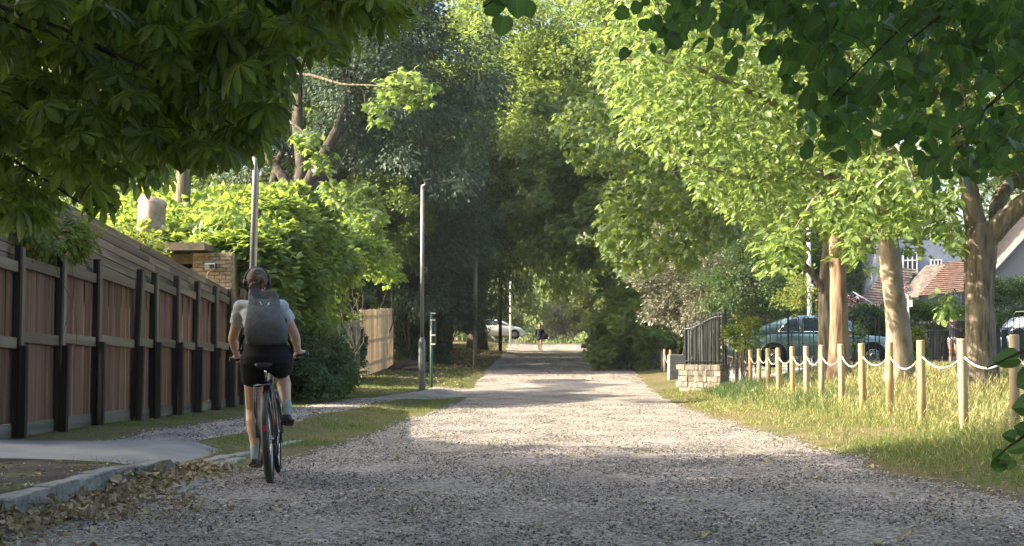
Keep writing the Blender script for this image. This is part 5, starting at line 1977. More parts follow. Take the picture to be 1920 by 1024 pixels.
# dark blue car at the right edge, seen from the front corner
xd = at(1872, 660, 47).x
dk = car('dark_blue_car', 'dark blue car with roof rails parked at the right edge behind the spiked railing', (xd + .6, 48.2, at(1900, 688, 47).z), R(-42), 4.3, 1.8,
         [(0, .85), (.2, 1.0), (2.6, 1.02), (3.8, .92), (4.3, .6)], .95, [(0, .4), (.3, .25), (4.0, .25), (4.3, .4)],
         [(0.05, 1.0), (.35, 1.5), (1.2, 1.62), (2.4, 1.60), (3.3, 1.0)], (.85, 3.5), .33, M['car_dark'], 'cars parked behind the railings', [[(.5, 1.08), (.65, 1.46), (1.5, 1.5), (1.5, 1.08)], [(1.6, 1.08), (1.6, 1.5), (2.35, 1.48), (2.9, 1.06)]])
for s_ in (-1, 1):
    MB().tube([(.5, s_ * .58, 1.58), (.6, s_ * .58, 1.68), (2.2, s_ * .58, 1.69), (2.4, s_ * .58, 1.6)], .022, 6).build('roof_rail', M['black_plastic'], dk)
vs = [(2.46, -.55, 1.55), (2.46, .55, 1.55), (3.22, .72, 1.06), (3.22, -.72, 1.06)]
MB().add(vs, [(0, 1, 2, 3)]).build('windscreen', M['glass'], dk)

# ------------------------------------------------------------------ house, gable, sign, flag
M['tile_red'] = surf('red_roof_tiles', (.10, .062, .048), (.20, .125, .10), 5, .85, .4, var=.2, detail=6, spec=.2)
M['tile_brown'] = surf('brown_roof_tiles', (.085, .07, .06), (.20, .165, .14), 5, .85, .4, var=.2, detail=6, spec=.2)
M['render_blue'] = surf('pale_blue_render', (.18, .215, .27), (.26, .30, .37), 6, .9, .2, spec=.2)
M['render_grey'] = surf('pebble_dash', (.16, .16, .165), (.33, .325, .32), 26, .95, .9, detail=8, spec=.15, dist=.04)
M['dark_in'] = plain('dark_interior', (.03, .035, .045), .4)
HY = 72.0
hx0 = at(1590, 600, HY).x
hs = empty('house', (hx0 + 4, HY + 3, g(hx0, HY)), 'house with sweeping red and brown tiled roof and white upper windows behind the hedge', 'house')
HO = Vector(hs.location)


def hp(px, py, dy=0.0):
    return at(px, py, HY + dy) - HO


def roofplane(name, a, b_, c, d, mat, nu, nv, th=.05):
    """Courses of tiles laid up the slope a-b (eaves) to d-c (ridge); each course a row of tiles lapping the one below."""
    mb = MB()
    nrm = (b_ - a).cross(d - a).normalized()
    if nrm.z < 0:
        nrm = -nrm
    for j in range(nv):
        for i in range(nu):
            o_ = (j % 2) * .5
            u0, u1 = max(0, (i - o_ + .02) / nu), min(1, (i + 1 - o_ - .02) / nu)
            if u1 <= u0:
                continue
            v0, v1 = j / nv, (j + 1.12) / nv
            P_ = lambda u, v: (a.lerp(b_, u)).lerp(d.lerp(c, u), min(v, 1))
            lift = nrm * (th + rnd.uniform(-.008, .008))
            q = [P_(u0, v0) + lift, P_(u1, v0) + lift, P_(u1, v1) + nrm * .01, P_(u0, v1) + nrm * .01, P_(u0, v0), P_(u1, v0)]
            mb.add(q, [(0, 1, 2, 3), (4, 5, 1, 0)])
    mb.add([a, b_, c, d], [(0, 1, 2, 3)])
    return mb


# main wall with the upper windows
w0, w1 = hp(1655, 640, 3), hp(1802, 450, 3)
mb = MB().box(((w0.x + w1.x) / 2, w0.y + 3, (w0.z + w1.z) / 2), (w1.x - w0.x, 6, w1.z - w0.z))
mb.build('wall', M['render_blue'], hs)
roofplane('roof', hp(1600, 580, 0), hp(1668, 588, 0), hp(1720, 505, 2.8), hp(1665, 500, 2.8), M['tile_brown'], 14, 18).build('roof', M['tile_brown'], hs)
roofplane('roof', hp(1722, 556, 0), hp(1806, 548, 0), hp(1812, 492, 2.8), hp(1778, 490, 2.8), M['tile_red'], 14, 16).build('roof', M['tile_red'], hs)
MB().loft([[hp(1655, 588, .5), hp(1722, 556, .2), hp(1790, 492, 2.9), hp(1735, 498, 2.9)], [hp(1655, 588, .5) - Vector((0, 0, .15)), hp(1722, 556, .2) - Vector((0, 0, .15)), hp(1790, 492, 2.9) - Vector((0, 0, .15)), hp(1735, 498, 2.9) - Vector((0, 0, .15))]], smooth=False).build('roof', M['tile_brown'], hs)
MB().tube([hp(1600, 585, -.1), hp(1640, 575, -.1), hp(1668, 590, -.1)], .07, 6).build('gutter', M['black_paint'], hs)
MB().box(hp(1660, 620, 1.5) + Vector((0, 0, -.6)), (3.4, .3, 2.6)).build('porch_wall', M['render_grey'], hs)
for px, w_, h_, py in ((1706, 26, 38, 492), (1755, 20, 26, 500)):
    p_ = hp(px, py, 2.95)
    k = HY / FPX
    wd, hh = w_ * k, h_ * k
    wn = MB().box(p_, (wd, .06, hh)).build('window', M['dark_in'], hs)
    for xx in (-.5, -.17, .17, .5):
        MB().box(p_ + Vector((xx * wd, -.05, 0)), (.06, .05, hh + .06)).build('frame', M['white_paint'], wn)
    for zz in (-.5, .1, .5):
        MB().box(p_ + Vector((0, -.06, zz * hh)), (wd + .07, .04, .06)).build('frame', M['white_paint'], wn)
    MB().box(p_ + Vector((0, -.12, -hh * .5 - .08)), (wd + .2, .2, .06)).build('sill', M['white_paint'], wn)

gb = empty('gable_house', (at(1900, 600, 78).x + 2, 82, g(20, 80)), 'house with a grey pebble dashed gable at the right edge', 'house')
GO = Vector(gb.location)


def gp(px, py, dy=0.0):
    return at(px, py, 78 + dy) - GO


apex = gp(1965, 395)
lo_, hi_ = gp(1862, 510), gp(2068, 510)
lob, hib = gp(1862, 640), gp(2068, 640)
ring = [lob, hib, hi_, apex, lo_]
MB().loft([ring, [v + Vector((0, 8, 0)) for v in ring]], smooth=False).build('wall', M['render_grey'], gb)
for e, s_ in ((lo_, -1), (hi_, 1)):
    up = Vector((0, 0, .08))
    o_ = (e - apex) * 1.06 + apex
    mb = MB().loft([[apex + up + Vector((0, -.25, 0)), o_ + up + Vector((0, -.25, 0)), o_ + up * 3 + Vector((0, -.25, 0)), apex + up * 3 + Vector((0, -.25, 0))], [apex + up + Vector((0, 8.2, 0)), o_ + up + Vector((0, 8.2, 0)), o_ + up * 3 + Vector((0, 8.2, 0)), apex + up * 3 + Vector((0, 8.2, 0))]], smooth=False)
    mb.build('roof', M['tile_brown'], gb)
    MB().tube([apex + Vector((0, -.3, .1)), o_ + Vector((0, -.3, .1))], .08, 6).build('bargeboard', M['white_paint'], gb)
bevel(MB().box(apex + Vector((-1.1, 1.0, .35)), (.7, .7, 1.1)).build('chimney', M['brick'], gb), .02)

# 20 sign
p_ = at(1703, 543, 50)
sn20 = empty('speed_sign', (p_.x, 50, g(p_.x, 50)), 'round white speed sign with red ring reading 20 on a grey pole', 'sign')
zz = p_.z - sn20.location.z
MB().tube([(0, .04, 0), (0, .04, zz + .12)], .035, 10).build('pole', M['galv'], sn20)
MB().tube([(0, .012, zz), (0, -.006, zz)], .145, 28).build('disc', M['white_paint'], sn20)
MB().ring((0, -.01, zz), .134, .011, 30, 6, 'y').build('red_ring', plain('sign_red', (.45, .02, .02), .4), sn20)
fc = bpy.data.curves.new('lettering', 'FONT')
fc.body = '20'
fc.size = .19
fc.align_x = 'CENTER'
fc.align_y = 'CENTER'
fc.extrude = .002
fc.offset = .004
fo = bpy.data.objects.new('lettering', fc)
fo.location = (0, -.012, zz)
fo.rotation_euler = (math.pi / 2, 0, 0)
fc.materials.append(M['black_paint'])
COL.objects.link(fo)
bpy.context.view_layer.update()
fme = bpy.data.meshes.new_from_object(fo.evaluated_get(bpy.context.evaluated_depsgraph_get()))
bpy.data.objects.remove(fo)
piece('lettering', fme, sn20, (0, -.012, zz), (math.pi / 2, 0, 0))
MB().box((.05, 0, zz - .45), (.16, .03, .22)).build('plate', M['white_paint'], sn20)

# union flag on a slanted pole
fa, fb = at(1600, 548, 60), at(1646, 575, 60)
fg = empty('flag', fa, 'small union flag hanging from a slanted white pole left of the pale trunk', 'flag')
FO_ = Vector(fg.location)
MB().tube([fa - FO_ + Vector((-.02, 0, .02)), fb - FO_], .022, 8).build('pole', M['white_paint'], fg)
fm = [plain('flag_blue', (.02, .045, .22), .8), plain('flag_white', (.75, .75, .76), .8), plain('flag_red', (.5, .02, .035), .8)]
fw, fh = .62, .46
nx, nz = 40, 28
vs, fs, mi = [], [], []
for j in range(nz + 1):
    for i in range(nx + 1):
        u, v = i / nx, j / nz
        vs.append((-.30 + u * fw * .75 + .05 * math.sin(v * 7), .06 * math.sin(u * 8 + v * 2), -.55 + v * fh * 1.25 - (u) * .18 + .02 * math.sin(u * 6)))
mb = MB()
for j in range(nz):
    for i in range(nx):
        u, v = (i + .5) / nx * 2 - 1, (j + .5) / nz * 2 - 1
        d1, d2 = abs(u - v) / 1.41, abs(u + v) / 1.41
        m_ = 0
        if min(d1, d2) < .2:
            m_ = 1
        if min(d1, d2) < .07:
            m_ = 2
        if abs(u) < .24 or abs(v) < .34:
            m_ = 1
        if abs(u) < .14 or abs(v) < .20:
            m_ = 2
        mb.add([vs[j * (nx + 1) + i], vs[j * (nx + 1) + i + 1], vs[(j + 1) * (nx + 1) + i + 1], vs[(j + 1) * (nx + 1) + i]], [(0, 1, 2, 3)], m_, True)
mb.build('cloth', fm, fg)

# low wooden fence at the far right of the lane
paling('paling_fence', 'low pale wooden fence at the far right end of the lane', 2.1, 104, 113, .75, M['new_wood'], .2)

# ------------------------------------------------------------------ people
def skinmat(name, c):
    m, t, b, o = newmat(name)
    f = noise(t, 18, 4)
    t.links.new(ramp(t, f, [(.3, [x * .86 for x in c]), (.7, c)]), b.inputs['Base Color'])
    b.inputs['Roughness'].default_value = .5
    b.inputs['Subsurface Weight'].default_value = .12
    b.inputs['Subsurface Radius'].default_value = (.02, .008, .004)
    bump(t, b, noise(t, 300, 3), .1, .001)
    return m


def fabric(name, c, sc=60, bm=.3):
    return surf(name, [x * .8 for x in c], c, sc, .9, bm, spec=.15, dist=.003, bscale=12)


M['skin'] = skinmat('tanned_skin', (.52, .33, .23))
M['hair'] = surf('brown_hair', (.035, .02, .012), (.14, .08, .045), 40, .5, .8, stretch=(1, 1, .1), spec=.4, dist=.01)
M['grey_tee'] = fabric('pale_grey_jersey', (.46, .48, .52))
M['black_cloth'] = fabric('black_jersey', (.016, .016, .018))
M['pack'] = fabric('charcoal_canvas', (.11, .115, .125), 40, .5)
M['sock'] = fabric('grey_knit', (.30, .36, .36))
M['shoe'] = fabric('grey_trainer', (.34, .39, .40))
M['sole'] = plain('dark_sole', (.03, .03, .03), .7)


def ellipse(c, rx, ry, n=20, ax=None, ay=None, sq=2.0):
    ax = Vector(ax or (1, 0, 0))
    ay = Vector(ay or (0, 1, 0))
    out = []
    for k in range(n):
        a = 2 * math.pi * k / n
        ca, sa = math.cos(a), math.sin(a)
        e = 2 / sq
        out.append(Vector(c) + ax * rx * math.copysign(abs(ca) ** e, ca) + ay * ry * math.copysign(abs(sa) ** e, sa))
    return out


def remesh(o, vox, smooth=6, fac=.5):
    m = o.modifiers.new('remesh', 'REMESH')
    m.mode = 'VOXEL'
    m.voxel_size = vox
    m.use_smooth_shade = True
    if smooth:
        s = o.modifiers.new('smooth', 'SMOOTH')
        s.iterations = smooth
        s.factor = fac
    return o


def seg(mb, pts, rad, n=12):
    mb.tube(pts, rad, n)
    mb.ball(pts[0], rad[0], 10, 6)
    mb.ball(pts[-1], rad[-1], 10, 6)


def hand_on_bar(mb, c, along, back, wrist):
    """Palm and five fingers closed round a bar: c on the bar, along it, back towards the rider."""
    c, al, bk = Vector(c), Vector(along).normalized(), Vector(back).normalized()
    up = Vector((0, 0, 1))
    if al.cross(bk).z < 0:
        pass
    r = .0225
    mb.ball(c + bk * .026 + up * .018, (.040, .026, .018), 12, 8, rot=Matrix((al, bk, up)).transposed())
    mb.tube([Vector(wrist), c + bk * .05 + up * .022, c + bk * .02 + up * .026], [.026, .026, .02], 10)
    for k, L in enumerate((2.9, 3.3, 3.2, 2.6)):
        o_ = c + al * (-.034 + .0225 * k)
        pts = []
        for j in range(8):
            a = math.radians(125) - L * j / 7
            pts.append(o_ + (-bk) * (r + .004) * math.cos(a) * 1.0 + up * (r + .004) * math.sin(a))
        mb.tube(pts, [.0098, .0095, .0092, .009, .0088, .0085, .008, .007], 8)
    return mb


def thumb(mb, c, inner, bk):
    c, al, bk = Vector(c), Vector(inner).normalized(), Vector(bk).normalized()
    up = Vector((0, 0, 1))
    mb.tube([c + bk * .03 + up * .012 + al * .03, c + bk * .02 - up * .006 + al * .052, c - up * .022 + al * .054, c - bk * .015 - up * .024 + al * .046], [.012, .0115, .0105, .008], 8)


def head(mb, c, r=.098, yaw=0.0, pitch=0.0):
    rot = Euler((pitch, 0, yaw)).to_matrix()
    c = Vector(c)
    mb.ball(c, (r * .80, r * .98, r * 1.08), 18, 12, rot=rot)
    mb.ball(c + rot @ Vector((0, r * .25, -r * .62)), (r * .58, r * .62, r * .62), 14, 10, rot=rot)
    mb.ball(c + rot @ Vector((0, r * 1.0, -r * .18)), (r * .14, r * .22, r * .26), 8, 6, rot=rot)
    for s in (-1, 1):
        mb.ball(c + rot @ Vector((s * r * .80, r * .02, -r * .12)), (r * .10, r * .2, r * .3), 8, 6, rot=rot)
    mb.ball(c + rot @ Vector((0, r * .8, -r * .72)), (r * .3, r * .12, r * .1), 8, 6, rot=rot)
    return rot


def face_bits(root, c, r, rot, par):
    for s in (-1, 1):
        MB().ball(Vector(c) + rot @ Vector((s * r * .33, r * .86, 0)), r * .11, 8, 6).build('eye', M['white_paint'], par)
        MB().ball(Vector(c) + rot @ Vector((s * r * .33, r * .95, 0)), r * .05, 8, 6).build('iris', M['black_plastic'], par)


# --- the bicycle
RY = 12.3
bp = at(508, 906, RY)
BZ = 0.012
bike = empty('bicycle', (bp.x, RY, BZ), 'black bicycle with rear mudguard and rack ridden along the left edge of the lane', 'bicycle', rz=R(8.0))
bike.rotation_euler = (0, R(-4.2), R(8.0))
M['frame_paint'] = plain('black_frame_paint', (.016, .016, .018), .3, coat=.5)
M['red_paint'] = plain('red_frame_paint', (.30, .025, .02), .3, coat=.5)


def wheel(y, nm):
    w = MB().ring((0, 0, 0), .318, .0225, 56, 10, 'x').build('wheel', M['tyre'], bike, (0, y, .34))
    MB().ring((0, 0, 0), .296, .011, 48, 6, 'x').build('rim', M['rim'], w)
    MB().tube([(-.045, 0, 0), (-.02, 0, 0), (.02, 0, 0), (.045, 0, 0)], [.02, .014, .014, .02], 12).build('hub', M['chrome'], w)
    mb = MB()
    for k in range(28):
        a = 2 * math.pi * k / 28
        s_ = .02 * (1 if k % 2 else -1)
        mb.tube([(s_, .014 * math.cos(a + .5), .014 * math.sin(a + .5)), (0, .292 * math.cos(a), .292 * math.sin(a))], .0011, 4, cap=False)
    tag(mb.build('spokes', M['chrome'], w), kind='stuff')
    mb = MB()
    for k in range(64):
        a = 2 * math.pi * k / 64
        mb.box((0, .339 * math.cos(a), .339 * math.sin(a)), (.03, .012, .006), Euler((a, 0, 0)).to_matrix())
    tag(mb.build('tread', M['tyre'], w), kind='stuff')
    return w


wr_ = wheel(0, 'rear')
wf_ = wheel(1.03, 'front')
mb = MB()
for a, b_, r in [((0, .43, .285), (0, .235, .80), .0165), ((0, .235, .76), (0, .81, .86), .0165), ((0, .43, .285), (0, .84, .76), .0195), ((0, .845, .73), (0, .80, .93), .02)]:
    mb.tube([a, b_], r, 12)
for s in (-1, 1):
    mb.tube([(s * .03, .43, .285), (s * .055, .2, .31), (s * .066, 0, .34)], .0105, 8)
    mb.tube([(s * .018, .25, .77), (s * .045, .12, .55), (s * .066, 0, .34)], .009, 8)
mb.tube([(-.045, .43, .285), (.045, .43, .285)], .022, 12)
mb.build('frame', M['frame_paint'], bike)
MB().tube([(0, .53, .40), (0, .77, .675)], .0215, 12).build('frame_band', M['red_paint'], bike)
mb = MB()
for s in (-1, 1):
    mb.tube([(s * .045, .86, .70), (s * .055, .93, .55), (s * .058, 1.03, .34)], .0125, 8)
mb.tube([(-.05, .86, .70), (.05, .86, .70)], .017, 8)
mb.build('fork', M['frame_paint'], bike)
MB().tube([(0, .235, .78), (0, .175, .925)], .0135, 10).build('seatpost', M['chrome'], bike)
mb = MB()
rings = []
for y, w, h in [(.04, .055, .93), (.06, .075, .945), (.12, .073, .955), (.18, .05, .955), (.25, .028, .953), (.31, .02, .948), (.325, .012, .942)]:
    rings.append(ellipse((0, y, h), w, .022, 14, (1, 0, 0), (0, 0, 1)))
mb.loft(rings)
mb.build('saddle', M['black_plastic'], bike)
MB().tube([(-.02, .06, .92), (-.02, .27, .92)], .004, 6).tube([(.02, .06, .92), (.02, .27, .92)], .004, 6).build('saddle_rail', M['chrome'], bike)
# mudguard over the rear wheel
mb = MB()
rings = []
for k in range(22):
    a = R(-32 + k * 9.4) + math.pi / 2 + R(12)
    rr = .368
    cx = Vector((0, 0, .34))
    d = Vector((0, math.cos(a), math.sin(a)))
    rings.append([cx + d * (rr - .014) + Vector((-.032, 0, 0)), cx + d * rr + Vector((-.02, 0, 0)), cx + d * (rr + .006), cx + d * rr + Vector((.02, 0, 0)), cx + d * (rr - .014) + Vector((.032, 0, 0)), cx + d * (rr - .003)])
mb.loft(rings)
for s in (-1, 1):
    mb.tube([(s * .06, 0, .34), (s * .032, -.26, .60)], .003, 5)
mb.build('mudguard', M['black_plastic'], bike)
MB().box((0, -.372, .44), (.04, .014, .045)).build('reflector', M['red_paint'], bike)
mb = MB()
for s in (-1, 1):
    mb.tube([(s * .075, 0, .35), (s * .075, -.02, .60), (s * .07, -.05, .775), (s * .07, .26, .79)], .006, 8)
    mb.tube([(s * .075, 0, .36), (s * .08, -.18, .56), (s * .07, -.19, .775), (s * .07, 0, .78)], .006, 8)
    mb.tube([(s * .078, -.09, .60), (s * .078, -.12, .36)], .012, 8)
for y in (-.19, -.1, .0, .12, .22):
    mb.tube([(-.07, y, .777), (.07, y, .777)], .006, 6)
mb.build('rear_rack', M['frame_paint'], bike)
mb = MB().tube([(0, .805, .90), (0, .80, .99), (0, .86, 1.0)], [.019, .017, .016], 10)
mb.build('stem', M['frame_paint'], bike)
hb = MB().tube([(-.335, .80, 1.005), (-.15, .84, 1.01), (0, .86, 1.0), (.15, .84, 1.01), (.335, .80, 1.005)], .0125, 10).build('handlebar', M['frame_paint'], bike)
for s in (-1, 1):
    MB().tube([(s * .215, .827, 1.008), (s * .338, .80, 1.005)], .0185, 12).build('grip', M['black_plastic'], hb)
    MB().tube([(s * .19, .83, 1.0), (s * .19, .88, .985), (s * .29, .88, .97)], [.008, .007, .005], 6).build('brake_lever', M['black_plastic'], hb)
cr_ = MB().tube([(.07, .43, .285), (.09, .43, .455)], .012, 8).tube([(-.07, .43, .285), (-.09, .43, .115)], .012, 8).tube([(-.07, .43, .285), (.07, .43, .285)], .012, 8).build('crank', M['black_paint'], bike)
MB().ring((.05, .43, .285), .085, .008, 32, 6, 'x').build('chainring', M['chrome'], cr_)
for s, z in ((1, .455), (-1, .115)):
    pd = MB().box((s * .15, .43, z), (.10, .085, .024)).build('pedal', M['black_plastic'], bike)
    MB().box((s * .15, .385, z), (.05, .006, .009)).build('reflector', plain('amber_lens', (.7, .2, .03), .3), pd)
mb = MB()
for zz in (.04, -.04):
    mb.tube([(.05, 0, .34 + zz), (.05, .43, .285 + zz * 2)], .004, 5)
mb.ring((.05, 0, .34), .04, .006, 20, 6, 'x')
mb.build('chain', M['black_paint'], bike)
MB().tube([(.06, .0, .33), (.065, .03, .26), (.06, .01, .20)], .012, 6).build('derailleur', M['black_paint'], bike)
MB().tube([(-.07, .03, .33), (-.09, .05, .2), (-.10, -.02, .12)], .009, 6).build('kickstand', M['black_paint'], bike)

# --- the cyclist
rider = empty('person', (bp.x, RY + .2, BZ), 'cyclist seen from behind with grey top, black shorts and headphones, riding the black bicycle', 'person')
RO_ = Vector(rider.location)


def rp(px, py, w):
    return at(px, py, RY + w) - RO_


bikeM = Matrix.Translation(bike.location) @ bike.rotation_euler.to_matrix().to_4x4()


def bk_(v):
    return bikeM @ Vector(v) - RO_


hipL, hipR = rp(478, 674, .22), rp(522, 674, .22)
kneL, ankL = rp(474, 766, .46), rp(479, 846, .34)
kneR, ankR = rp(531, 702, .62), rp(538, 764, .36)
shL, shR = rp(453, 578, .46), rp(527, 577, .46)
elL, elR = rp(436, 636, .60), rp(553, 628, .62)
gL, gR = bk_((-.27, .815, 1.006)), bk_((.27, .815, 1.006))
wrL, wrR = gL + Vector((.01, -.075, .035)), gR + Vector((-.012, -.075, .035))
neck0, neck1 = rp(484, 560, .50), rp(482, 543, .54)
hc = rp(482, 529, .575)
mb = MB()
HR = .102
rot = head(mb, hc, HR, R(12), R(-6))
mb.tube([neck0 - Vector((0, .02, .04)), neck0, neck1, hc - Vector((0, 0, .02))], [.07, .058, .052, .05], 14)
tc_ = [rp(499, 655, .22), rp(497, 635, .26), rp(492, 608, .34), rp(488, 585, .42), rp(486, 570, .46)]
mb.loft([ellipse(c, rx, ry, 20) for c, rx, ry in zip(tc_, (.155, .135, .14, .155, .11), (.115, .10, .105, .10, .07))])
for sh, el, wr in ((shL, elL, wrL), (shR, elR, wrR)):
    seg(mb, [sh, sh.lerp(el, .35), el, el.lerp(wr, .3), wr], [.054, .050, .040, .041, .026])
    mb.tube([tc_[3], sh], [.09, .055], 10)
for hp_, kn, an in ((hipL, kneL, ankL), (hipR, kneR, ankR)):
    seg(mb, [hp_, hp_.lerp(kn, .4), kn, kn.lerp(an, .3) + Vector((0, -.022, 0)), kn.lerp(an, .65) + Vector((0, -.008, 0)), an], [.098, .086, .060, .062, .046, .037])
along = (gR - gL).normalized()
hand_on_bar(mb, gL, -along, (0, -1, 0), wrL)
thumb(mb, gL, along, (0, -1, 0))
hand_on_bar(mb, gR, along, (0, -1, 0), wrR)
thumb(mb, gR, -along, (0, -1, 0))
body = remesh(mb.build('body', M['skin'], rider), .0058, 3)
face_bits(rider, hc, HR, rot, body)
# hair with a knot
mb = MB()
mb.ball(hc + rot @ Vector((0, -.012, .016)), (HR * .90, HR * 1.04, HR * 1.06), 20, 14, rot=rot)
mb.ball(hc + rot @ Vector((0, -.075, -.035)), (.06, .045, .055), 12, 8, rot=rot)
mb.ball(hc + rot @ Vector((.03, -.105, .005)), (.038, .034, .042), 12, 8, rot=rot)
mb.ball(hc + rot @ Vector((-.02, -.085, -.06)), (.05, .03, .04), 12, 8, rot=rot)
b0 = len(mb.v)
hair = remesh(mb.build('hair', M['hair'], rider), .007, 2)
tx = bpy.data.textures.new('strands', 'CLOUDS')
tx.noise_scale = .025
dm = hair.modifiers.new('strands', 'DISPLACE')
dm.texture = tx
dm.strength = .014
for k in range(14):                                                   # loose strands
    a = rnd.uniform(-1.2, 1.2)
    p_ = hc + rot @ Vector((HR * .8 * math.sin(a), -HR * .85 * math.cos(a), -.03))
    MB().tube(wander(p_, p_ + Vector((rnd.uniform(-.03, .03), -.02, -rnd.uniform(.03, .06))), 4, .3), [.003, .0025, .002, .0015, .001], 4).build('hair_strand', M['hair'], hair)
# T-shirt
mb = MB()
mb.loft([ellipse(c, rx, ry, 24) for c, rx, ry in zip([rp(500, 652, .22), rp(498, 640, .25), rp(495, 620, .30), rp(491, 600, .36), rp(488, 585, .42), rp(486, 572, .46), rp(485, 563, .49)], (.172, .165, .158, .165, .178, .135, .075), (.13, .122, .118, .12, .115, .09, .068))])
for sh, el in ((shL, elL), (shR, elR)):
    e = sh.lerp(el, .50)
    mb.tube([tc_[3].lerp(sh, .3), sh, sh.lerp(el, .22), e], [.085, .072, .068, .067], 16)
    mb.ball(sh, .07, 12, 8)
tee = remesh(mb.build('t_shirt', M['grey_tee'], rider), .008, 5)
tx = bpy.data.textures.new('folds', 'CLOUDS')
tx.noise_scale = .09
dm = tee.modifiers.new('folds', 'DISPLACE')
dm.texture = tx
dm.strength = .022
# shorts
mb = MB()
mb.loft([ellipse(c, rx, ry, 24) for c, rx, ry in zip([rp(499, 641, .23), rp(500, 652, .22), rp(500, 668, .20), rp(500, 682, .20), rp(499, 692, .22)], (.165, .185, .205, .20, .15), (.125, .15, .17, .165, .12))])
for hp_, kn, f in ((hipL, kneL, .44), (hipR, kneR, .50)):
    mb.tube([hp_ + Vector((0, -.01, .03)), hp_.lerp(kn, f * .5), hp_.lerp(kn, f)], [.122, .115, .104], 18)
sh_ = remesh(mb.build('shorts', M['black_cloth'], rider), .008, 5)


def shoe(an, toe_y, sole_z, tilt, name_label=None):
    mb = MB()
    c = an
    rings = []
    for y, w, z0, z1 in [(-.065, .022, 0, .075), (-.05, .034, 0, .10), (-.01, .036, 0, .105), (.05, .038, 0, .085), (.11, .044, 0, .06), (.16, .042, 0, .05), (.195, .028, .005, .042), (.205, .01, .01, .03)]:
        rings.append([(-w, y, z0), (-w * 1.02, y, z0 + (z1 - z0) * .45), (-w * .6, y, z1 * .95), (0, y, z1), (w * .6, y, z1 * .95), (w * 1.02, y, z0 + (z1 - z0) * .45), (w, y, z0), (0, y, z0)])
    rt = Euler((tilt, 0, R(6))).to_matrix()
    rings = [[rt @ Vector(p_) + c + Vector((0, .0, -.085)) for p_ in r_] for r_ in rings]
    o = mb.loft(rings).build('shoe', M['shoe'], rider)
    sb = o.modifiers.new('subd', 'SUBSURF')
    sb.levels = sb.render_levels = 2
    mb = MB()
    rings = []
    for y, w in [(-.07, .024), (-.05, .038), (0, .039), (.06, .042), (.12, .049), (.17, .044), (.205, .022)]:
        rings.append([rt @ Vector(q_) + c + Vector((0, 0, -.085)) for q_ in ((-w, y, -.024), (-w, y, .012), (w, y, .012), (w, y, -.024))])
    bevel(mb.loft(rings, smooth=False).build('sole', M['sole'], o), .006)
    return o


shoe(ankL, 0, 0, R(-12))
shoe(ankR, 0, 0, R(-16))
for an, kn in ((ankL, kneL), (ankR, kneR)):
    MB().tube([an + Vector((0, 0, -.05)), an, an.lerp(kn, .13)], [.046, .042, .043], 16).build('sock', M['sock'], rider)

# headphones
hd = empty('headphones', hc + RO_, 'black over ear headphones worn over the brown hair of the cyclist', 'headphones')
hd.rotation_euler = rot.to_euler()
MB().tube([(math.sin(a) * .104, .0, math.cos(a) * .120 + .004) for a in np.linspace(-1.75, 1.75, 22)], [.011] * 22, 10, squash=(1, 1)).build('headband', M['black_plastic'], hd)
for s in (-1, 1):
    e = MB().tube([(s * .080, 0, -.015), (s * .092, 0, -.015), (s * .112, 0, -.015), (s * .118, 0, -.015)], [.034, .040, .040, .030], 18).build('ear_cup', M['black_plastic'], hd)
    MB().ring((s * .084, 0, -.015), .03, .011, 20, 8, 'x').build('ear_pad', M['sole'], e)

# backpack
bpk = empty('backpack', rp(497, 620, .2) + RO_, 'dark grey cloth backpack with two peaked top corners on the back of the cyclist', 'backpack')
PO = Vector(bpk.location)


def pp(px, py, w):
    return at(px, py, RY + w) - PO


mb = MB()
rings = []
for py, xl_, xr_, w, d in [(648, 466, 530, .14, .05), (644, 460, 537, .13, .085), (630, 458, 540, .12, .10), (612, 459, 539, .13, .115), (595, 461, 534, .165, .11), (580, 464, 528, .21, .095), (568, 466, 524, .26, .075), (558, 467, 522, .30, .055)]:
    c = pp((xl_ + xr_) / 2, py, w)
    hw = (xr_ - xl_) / 2 / FPX * (RY + w)
    rings.append(ellipse(c, hw, d, 32, sq=2.7))
top = []
for k, v in enumerate(rings[-1]):
    a = 2 * math.pi * k / 32
    u = math.cos(a)
    h = .10 * math.exp(-((u - .75) / .26) ** 2) + .15 * math.exp(-((u + .8) / .28) ** 2) - .06 * math.exp(-(u / .4) ** 2)
    top.append(Vector((v.x, v.y + (.01 if math.sin(a) < 0 else -.012), v.z + h)))
rings.append(top)
pk = mb.loft(rings).build('bag', M['pack'], bpk)
sb = pk.modifiers.new('subd', 'SUBSURF')
sb.levels = sb.render_levels = 2
tx2 = bpy.data.textures.new('creases', 'CLOUDS')
tx2.noise_scale = .11
dm = pk.modifiers.new('folds', 'DISPLACE')
dm.texture = tx2
dm.strength = .035
M['cord'] = plain('white_cord', (.62, .64, .66), .7)
for dy, q in ((0, 0), (5, 2)):
    MB().tube([pp(488 + 0, 566 + dy, .18), pp(491, 573 + dy, .165), pp(496, 576 + dy, .16), pp(501, 573 + dy, .165), pp(505, 567 + dy - q, .18)], .0035, 6).build('cord', M['cord'], bpk)
MB().tube([pp(468, 545, .34), pp(476, 565, .19), pp(484, 590, .12), pp(489, 606, .095)], [.008, .012, .012, .004], 8).build('seam', M['pack'], bpk)
MB().tube([pp(510, 553, .32), pp(508, 572, .19), pp(503, 592, .12), pp(498, 606, .095)], [.008, .012, .012, .004], 8).build('seam', M['pack'], bpk)
MB().tube([pp(459, 628, .20), pp(452, 640, .22), pp(449, 656, .24), pp(456, 634, .34), pp(458, 600, .44)], .012, 8, squash=(1.6, .4)).build('strap', M['black_cloth'], bpk)
